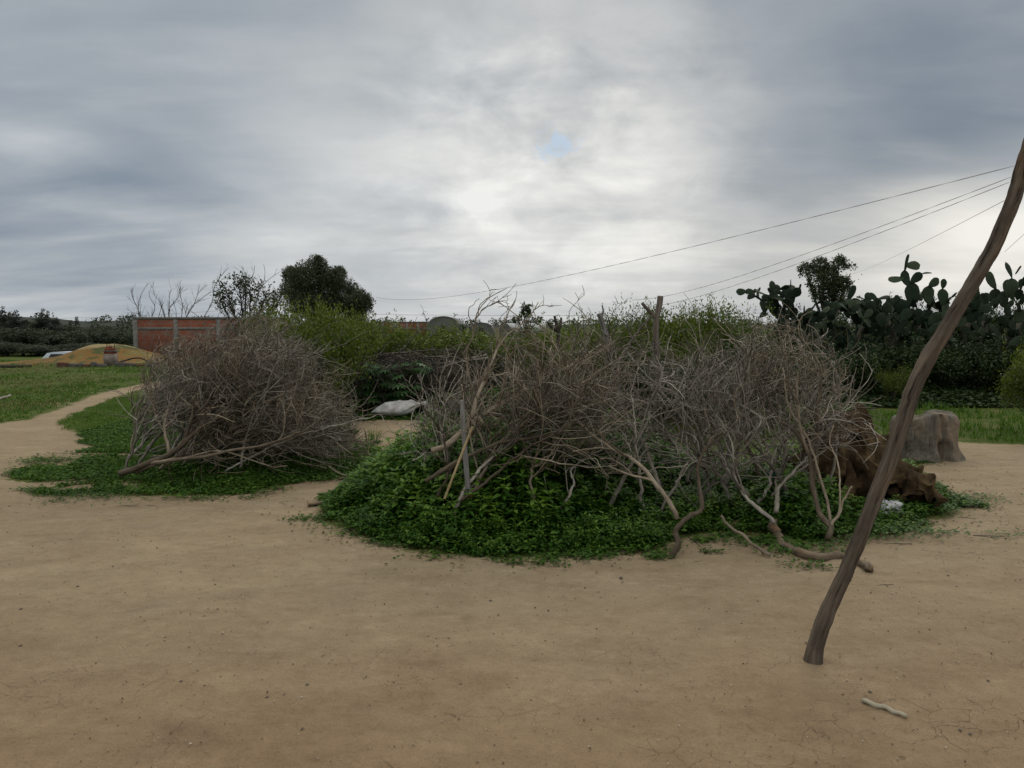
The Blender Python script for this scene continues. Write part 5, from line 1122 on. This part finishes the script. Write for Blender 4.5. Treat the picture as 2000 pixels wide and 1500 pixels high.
def car():
    Y = 40.5; z0 = float(hz(X(110, Y), Y)) ; x0 = X(84, Y); e = empty('parked_car', (x0 + 1.9, Y, z0)); tag(e, 'pale van, only roof and windows showing over the earth mound', 'van')
    H = (EYE + (HOR - 686.3) / F * Y) - z0; H = max(H, 1.35)
    prof = [(-1.95, .45), (-1.95, .30), (1.95, .30), (2.0, .75), (1.95, H - .30), (1.80, H - .04), (1.3, H), (-.9, H - .01), (-1.25, H - .06), (-1.62, H - .50), (-1.9, H - .56), (-1.97, .7)]
    def shell(prof, hw, mb, inset_top=.14):
        N = len(prof); V = []
        for s in (-1, 1):
            for x, z in prof: V.append((x, s * (hw - inset_top * sstep(z, H - .55, H)), z))
        mb.add(V, [(i, (i + 1) % N, N + (i + 1) % N, N + i) for i in range(N)])
        c0 = mb.n; mb.add([(0, -hw + .05, .8), (0, hw - .05, .8)] + V, None, [(0, 2 + (i + 1) % N, 2 + i) for i in range(N)] + [(1, 2 + N + i, 2 + N + (i + 1) % N) for i in range(N)])
    mb = MB(); shell(prof, .82, mb); m, t, b, _ = newmat('car_paint'); b.inputs['Base Color'].default_value = (.50, .55, .62, 1); b.inputs['Roughness'].default_value = .3; b.inputs['Specular IOR Level'].default_value = .5; obj('body', mb, m, e, False)
    gm, t, b, _ = newmat('car_glass'); b.inputs['Base Color'].default_value = (.015, .017, .02, 1); b.inputs['Roughness'].default_value = .1
    for s in (-1, 1):
        for xa, xb in ((-1.2, -.35), (-.28, .7), (.77, 1.65)):
            lo, hi = H - .46, H - .11; ya = .83 - .14 * sstep(lo, H - .55, H); yb = .83 - .14 * sstep(hi, H - .55, H)
            mb = MB(); mb.add([(xa, s * ya, lo), (xb, s * ya, lo), (xb - .02, s * yb, hi), (xa + (.16 if xa < -1 else .02), s * yb, hi)], [(0, 1, 2, 3)]); obj('window', mb, gm, e, False)
    mb = MB(); mb.add([(-1.60, -.66, H - .46), (-1.60, .66, H - .46), (-1.31, .62, H - .12), (-1.31, -.62, H - .12)], [(0, 1, 2, 3)]); obj('windscreen', mb, gm, e, False)
    for x in (-1.3, 1.3):
        for s in (-1, 1):
            mb = MB(); mb.tubes(np.array([[x, s * .68, .31], [x, s * .80, .31], [x, s * .85, .31]])[None], np.array([[.31, .31, .29]]), 20); w_ = obj('wheel', mb, m_plain('tyre', (.01, .01, .01), (.03, .03, .03), 4), e)
            mb = MB(); mb.tubes(np.array([[x, s * .852, .31], [x, s * .86, .31]])[None], np.array([[.18, .17]]), 16); obj('rim', mb, MT['conc'], w_)
    for s in (-.6, .6): mb = MB(); mb.box(-2.0, -1.93, s - .14, s + .14, .62, .76); obj('headlight', mb, m_plain('lens', (.5, .5, .5), (.6, .6, .6), 3, .2), e, False)
car()

# ------------------------------------------------------------------ far trees on the left
rng = np.random.default_rng(200)
def far_tree_proto(name, mat, kind, seed):
    global rng
    rng = np.random.default_rng(seed); e = empty(name, (0, 0, 0))
    if kind == 'round': cl = [(rng.normal(0, 1.1), rng.normal(0, 1.0), rng.uniform(1.5, 3.4), rng.uniform(.9, 1.5)) for _ in range(11)]; f = foliage(cl, 7500, .20, .6, .4, .36, .9)
    elif kind == 'pine': cl = [(rng.normal(0, .10 + .11 * k), rng.normal(0, .10 + .11 * k), 7.0 - k * .62, .16 + .17 * k) for k in range(10)] + [(.05, 0, 7.3, .22), (1.1, .2, 4.6, .6), (-1.2, 0, 3.6, .7)]; f = foliage(cl, 11000, .22, .5, .2, .25, 1.0)
    else: cl = [(rng.normal(0, .08), 0, .6 + k * .55, .62 - .05 * k + (.0 if k else -.1)) for k in range(9)]; f = foliage(cl, 3500, .18, .4, .4, .25, 1.0)
    tb = MB(); tb.tubes(np.array([[0, 0, -.2], [.05, 0, 1], [0, 0, 2.5]])[None], np.array([[.18, .14, .07]]), 7); obj('trunk', tb, MT['twig_dark'], e)
    obj('crown', f, mat, e, smooth=False); return e
FT = [far_tree_proto('olive_tree', MT['tree_far'], 'round', 301), far_tree_proto('olive_tree', MT['tree_far'], 'round', 302), far_tree_proto('pine_tree', MT['cypress'], 'pine', 303), far_tree_proto('cypress_tree', MT['cypress'], 'cyp', 304)]
FH = [4.4, 4.4, 7.5, 5.6]
rng = np.random.default_rng(401)
def far(k, px, Y, topy, label, group, wide=None, name=None):
    x = X(px, Y); z0 = float(hz(x, Y)); h = EYE + (HOR - topy) / F * Y - z0; s = h / FH[k]; w_ = wide if wide else s
    o = place(FT, k, FT[k].name.split('.')[0], 'tree', label, group, (x, Y, z0), rng.uniform(0, 6.28), (w_, w_, s))
for px, Y, top in ((5, 85, 650), (40, 82, 642), (70, 88, 652), (100, 84, 648), (128, 90, 655), (150, 86, 648), (175, 92, 650), (200, 88, 645), (228, 90, 650), (250, 86, 648), (-30, 84, 645), (-70, 84, 640), (275, 88, 645), (300, 88, 640)):
    far(int(rng.integers(0, 2)), px, Y, top, 'rounded grey green olive tree in the front row of the distant grove', 'olive trees in the front row at the left', rng.uniform(1.0, 1.4))
for px, Y, top in ((-10, 70, 672), (15, 68, 670), (45, 70, 674), (75, 68, 676), (95, 72, 672), (120, 70, 676), (150, 72, 672), (178, 74, 670), (-45, 70, 668)):
    far(int(rng.integers(0, 2)), px, Y, top, 'low bushy tree along the foot of the distant grove', 'bushy trees at the foot of the grove', rng.uniform(.7, .95))
for px, Y, top in ((20, 130, 628), (60, 135, 630), (110, 130, 634), (140, 135, 636), (165, 140, 636), (190, 135, 638), (215, 138, 638), (240, 130, 636), (-30, 130, 622), (270, 135, 636), (300, 135, 634)):
    far(int(rng.integers(0, 2)), px, Y, top, 'hazy olive tree in the back row of the distant grove', 'olive trees in the back row at the left', rng.uniform(1.6, 2.1))
far(2, 10, 125, 599, 'tall spiky pine at the far left edge of the skyline', None, 1.0)
far(2, 36, 128, 607, 'wide ragged pine with a thin leader, second along the skyline', None, 1.15)
far(2, 88, 122, 604, 'large dark double topped pine on the left skyline', None, 1.05)
far(2, 97, 124, 608, 'companion trunk of the large dark pine on the skyline', None, .9)
far(3, 114, 150, 617, 'stubby dark cypress right of the large pine', None, 1.6)
far(3, 153, 160, 616, 'thin pointed cypress standing alone on the far ridge', None, 1.2)
for px, top in ((140, 626), (182, 632), (195, 632), (232, 630), (241, 632)): far(3, px, 170, top, 'tiny dark cypress on the far ridge', 'tiny cypresses on the far ridge', 1.1)

def hills():
    mb = MB(); n = 160; ang = np.linspace(-62, 55, n); Rr = 420
    a = np.radians(ang); rows = []
    hh = np.interp(ang, [-62, -40, -35, -30, -24, -10, 10, 30, 55], [14, 9, 7.0, 3.6, 2.8, 2.0, 2.2, 3, 6]) + fbm(np.stack([ang * .6, 0*ang, 0*ang], -1), 4, 3) * 1.6
    for k, (r_, f) in enumerate(((300, 0), (360, .55), (420, 1), (480, .9), (620, 0))):
        rows.append(np.stack([np.sin(a) * r_, np.cos(a) * r_, f * hh + (hz(np.sin(a)*r_, np.cos(a)*r_) if f == 0 else 0) - (1 if f == 0 else 0)], -1))
    V = np.stack(rows); q = np.array([(i * n + j, i * n + j + 1, (i + 1) * n + j + 1, (i + 1) * n + j) for i in range(4) for j in range(n - 1)]); mb.add(V, q[:, ::-1])
    o = obj('hills', mb, m_plain('hill_scrub', (.016, .022, .015), (.032, .038, .025), .05, .95, 0, coords='Object')); tag(o, kind='structure')
    # distant wood on them
    rng_ = np.random.default_rng(8); cl = []
    for k in range(420):
        j = rng_.integers(0, n); r_ = rng_.uniform(330, 440); aj = a[j] + rng_.normal(0, .01); f = np.interp(r_, [300, 360, 420, 480], [0, .55, 1, .9]); cl.append((math.sin(aj) * r_, math.cos(aj) * r_, f * hh[j] + rng_.uniform(0, 1.2), rng_.uniform(1.4, 3.0)))
    f = foliage(cl, 26000, .9, .7, .5, .1, .3); o = obj('far_wood', f, MT['tree_far'], smooth=False); tag(o, 'far off belt of scrub and trees along the horizon', 'woodland', kind='stuff')
hills()

# ------------------------------------------------------------------ bird and small litter
def bird():
    p = P(889, 617, 60); mb = MB(); n = 9; t = np.linspace(0, 1, n); ln = np.stack([t * .34 - .17, 0*t, .05 * t], -1); mb.tubes(ln[None], np.interp(t, [0, .15, .45, .8, 1], [.012, .035, .055, .02, .03])[None], 8)
    for s in (-1, 1): mb.add([(0.02, 0, .03), (.10, 0, .04), (.13, s * .2, .16), (.10, s * .42, .10), (.02, s * .2, .15)], None, [(0, 1, 2), (0, 2, 4), (4, 2, 3)])
    o = obj('bird', mb, m_plain('feathers', (.18, .18, .19), (.3, .3, .3), 9), loc=p); o.rotation_euler = (0.2, -.5, .6); tag(o, 'small grey bird flying above the domes', 'bird')
bird()
def litter():
    rng2 = np.random.default_rng(12)
    def fn(U, V):
        ca, sa = np.cos(U), np.sin(U); r_ = np.sin(np.clip(V, .01, .99) * math.pi) ** .7; q = np.stack([ca, sa, V * 2], -1); f = 1 + fbm(q * 1.6, 3, 5) * .8
        return np.stack([ca * r_ * f * .5, sa * r_ * f * .38, .22 + np.cos(V * math.pi) * .26 * f], -1)
    st = obj('pebble', blob_mesh(16, 9, fn), m_plain('pebble', (.05, .04, .033), (.17, .14, .115), 3)); first = True
    spots = [(1213, 1130, .03), (1852, 1125, .022), (958, 1174, .02), (1267, 1103, .016), (600, 1338, .018), (522, 1362, .014), (555, 1357, .010), (1699, 1352, .018), (180, 1292, .0), (152, 1146, .02), (41, 1190, .02), (40, 1262, .018), (425, 1190, .012), (1930, 1330, .014), (1895, 1434, .014), (845, 930, .03)]
    for _ in range(26): spots.append((rng2.uniform(20, 1980), 940 + 540 * rng2.random() ** 1.3, rng2.uniform(.006, .016)))
    for px, py, s in spots:
        g = G(px, py)
        if s <= 0 or green_sd(np.array([g[0]]), np.array([g[1]]))[0] > -.1: continue
        o = st if first else copy_tree(st); first = False
        o.location = g; o.scale = (s, s, s * .7); o.rotation_euler.z = rng2.uniform(0, 6); tag(o, 'small dark pebble lying on the sand', 'pebble', 'pebbles scattered on the sand')
    # dry leaves and twig bits
    mb = MB(); mb.tubes(np.array([[0, 0, .006], [.3, .05, .01], [.6, -.02, .008], [1, .06, .006]])[None], np.array([[.012, .014, .011, .006]]), 5); mb.tubes(np.array([[.35, .04, .008], [.5, .2, .02], [.6, .3, .01]])[None], np.array([[.009, .007, .004]]), 4)
    tw = obj('twig', mb, MT['twig_dark']); first = True
    tz = [(560 + 0, 985, .12), (1225, 1140, 0), (1745, 1141, .12), (1355, 1098, .08), (1530, 1118, .1), (1640, 1130, .10), (1900, 1046, .2), (1960, 1048, .2), (1870, 1010, .15), (1780, 1062, .2), (1930, 1000, .14), (1840, 1045, .15), (1770, 1095, .14), (1890, 960, .12), (1925, 905, .16), (1960, 970, .12), (270, 986, .18), (305, 988, .12), (490, 968, .12), (545, 981, .08), (250, 990, .1), (1700, 1040, .15),
          (1905, 1078, .12), (1985, 1030, .2), (1440, 1062, .15), (1585, 1112, .12), (40, 962, .15), (70, 940, .12), (100, 900, .2), (30, 915, .16), (170, 880, .2), (640, 958, .1), (655, 945, .1), (760, 905, .12), (775, 895, .1), (840, 1085, .08), (700, 1060, .06), (1010, 1100, .05), (1200, 1096, .06)]
    for _ in range(24): tz.append((rng2.uniform(1640, 2000), rng2.uniform(930, 1120), rng2.uniform(.05, .14)))
    for px, py, s in tz:
        if s <= 0: continue
        g = G(px, py); o = tw if first else copy_tree(tw); first = False
        o.location = g; o.scale = (s,) * 3; o.rotation_euler.z = rng2.uniform(-.7, .7) + (math.pi if rng2.random() < .5 else 0); tag(o, 'thin dark twig fragment lying on the sand', 'twig', 'twig fragments scattered on the sand')
litter()
def grit():
    r2 = np.random.default_rng(31); n = 5200; y = 1.9 + 6.5 * r2.random(n) ** 1.3; x = r2.uniform(-.8, .8, n) * y; k = green_sd(x, y) < -.03; x, y = x[k], y[k]; m = len(x)
    sz = .0012 + .0035 * r2.random(m) ** 3 + .0003 * y; oc = np.array([[1, 0, 0], [0, 1, 0], [-1, 0, 0], [0, -1, 0], [0, 0, .8], [0, 0, -.8]])
    v = oc[None] * (1 + r2.normal(0, .25, (m, 6, 3))) * sz[:, None, None] + np.stack([x, y, hz(x, y) + .004 + sz * .3], -1)[:, None]
    f = np.array([[0, 1, 4], [1, 2, 4], [2, 3, 4], [3, 0, 4], [1, 0, 5], [2, 1, 5], [3, 2, 5], [0, 3, 5]]); mb = MB(); mb.add(v, None, (np.arange(m)[:, None, None] * 6 + f).reshape(-1, 3), np.repeat(r2.random(m), 6))
    mm, t, b, _ = newmat('grit'); t.l.new(t.ramp(t.attr('rnd'), [(.1, (.09, .065, .045)), (.35, (.20, .15, .10)), (.7, (.27, .21, .14)), (.95, (.48, .42, .34))]), b.inputs['Base Color']); b.inputs['Roughness'].default_value = .9
    o = obj('gravel', mb, mm, smooth=False); tag(o, 'fine grit and crumbs of earth strewn over the sandy ground', 'grit', kind='stuff')
    # dead leaves blown against the weeds
    n = 60000; x = r2.uniform(-5.5, 5.2, n); y = r2.uniform(4.6, 9.5, n); g_ = green_sd(x, y); k = (g_ < .05) & (g_ > -.05 - .45 * r2.random(n) ** 4 * 1.0) & (patch_noise(x, y, 2.0, 40) > .42) & (r2.random(n) < .35); x, y = x[k], y[k]; m = len(x); a = r2.uniform(0, 6.28, m)
    mb = MB(); L = r2.uniform(.012, .035, m); mb.leaves(np.stack([x, y, hz(x, y) + .007 + .006 * r2.random(m)], -1), np.stack([np.cos(a), np.sin(a), r2.normal(0, .15, m)], -1), np.tile([0, 0, 1.], (m, 1)) + r2.normal(0, .3, (m, 3)), L, L * .5, .3, r2.random(m))
    mm, t, b, _ = newmat('dead_leaves'); t.l.new(t.ramp(t.attr('rnd'), [(.1, (.035, .022, .014)), (.6, (.10, .058, .030)), (.95, (.24, .16, .085))]), b.inputs['Base Color']); b.inputs['Roughness'].default_value = .8
    o = obj('leaf_litter', mb, mm, smooth=False); tag(o, 'brown dead leaves blown against the edges of the weeds', 'leaf litter', kind='stuff')
grit()
# small trailing weeds on the sand at the right
def trails():
    global rng
    rng = np.random.default_rng(19); mb = MB()
    for px, py, w_, n in ((1900, 975, .35, 200), (1860, 985, .3, 400), (1830, 1040, .25, 90), (1740, 1048, .35, 420), (1690, 1035, .2, 200), (1950, 1045, .3, 60), (1390, 1080, .1, 40), (1570, 1105, .2, 90), (1620, 1075, .25, 120), (1915, 990, .1, 150), (1500, 1062, .25, 260), (1540, 1078, .2, 160), (95, 900, .4, 500), (60, 925, .35, 500), (200, 968, .5, 500), (1060, 1100, .2, 120), (850, 1085, .2, 100), (600, 1015, .2, 160), (1800, 1000, .35, 700), (1780, 940, .2, 300), (1800, 905, .2, 200)) + tuple((px_, py_ + rng.normal(0, 6), rng.uniform(.08, .22), int(rng.integers(15, 110))) for px_, py_ in [(a, np.interp(a, [620, 700, 820, 960, 1100, 1200, 1290, 1340, 1450, 1600, 1700, 1850], [1010, 1048, 1078, 1094, 1088, 1080, 1074, 1052, 1050, 1062, 1050, 1008])) for a in rng.uniform(610, 1860, 46)] + [(a, np.interp(a, [60, 120, 230, 400, 490, 590, 680, 735], [962, 972, 970, 971, 966, 946, 934, 908])) for a in rng.uniform(40, 740, 26)]):
        g = G(px, py); x = g[0] + rng.normal(0, w_ * .5, n); y = g[1] + rng.normal(0, w_ * .3, n); a = rng.uniform(0, 6.28, n); hgt = .08 if n >= 300 and px > 1700 else .02
        c = np.stack([x, y, rng.random(n) * hgt + .004], -1); mb.leaves(c, np.stack([np.cos(a), np.sin(a), rng.uniform(0, .5, n)], -1), np.tile([0, 0, 1.], (n, 1)), rng.uniform(.02, .04, n), rng.uniform(.015, .028, n), .12)
    o = obj('ground_cover', mb, MT['creeper']); tag(o, 'sparse trailing weeds straggling over the bare sand', 'weeds', kind='stuff')
trails()
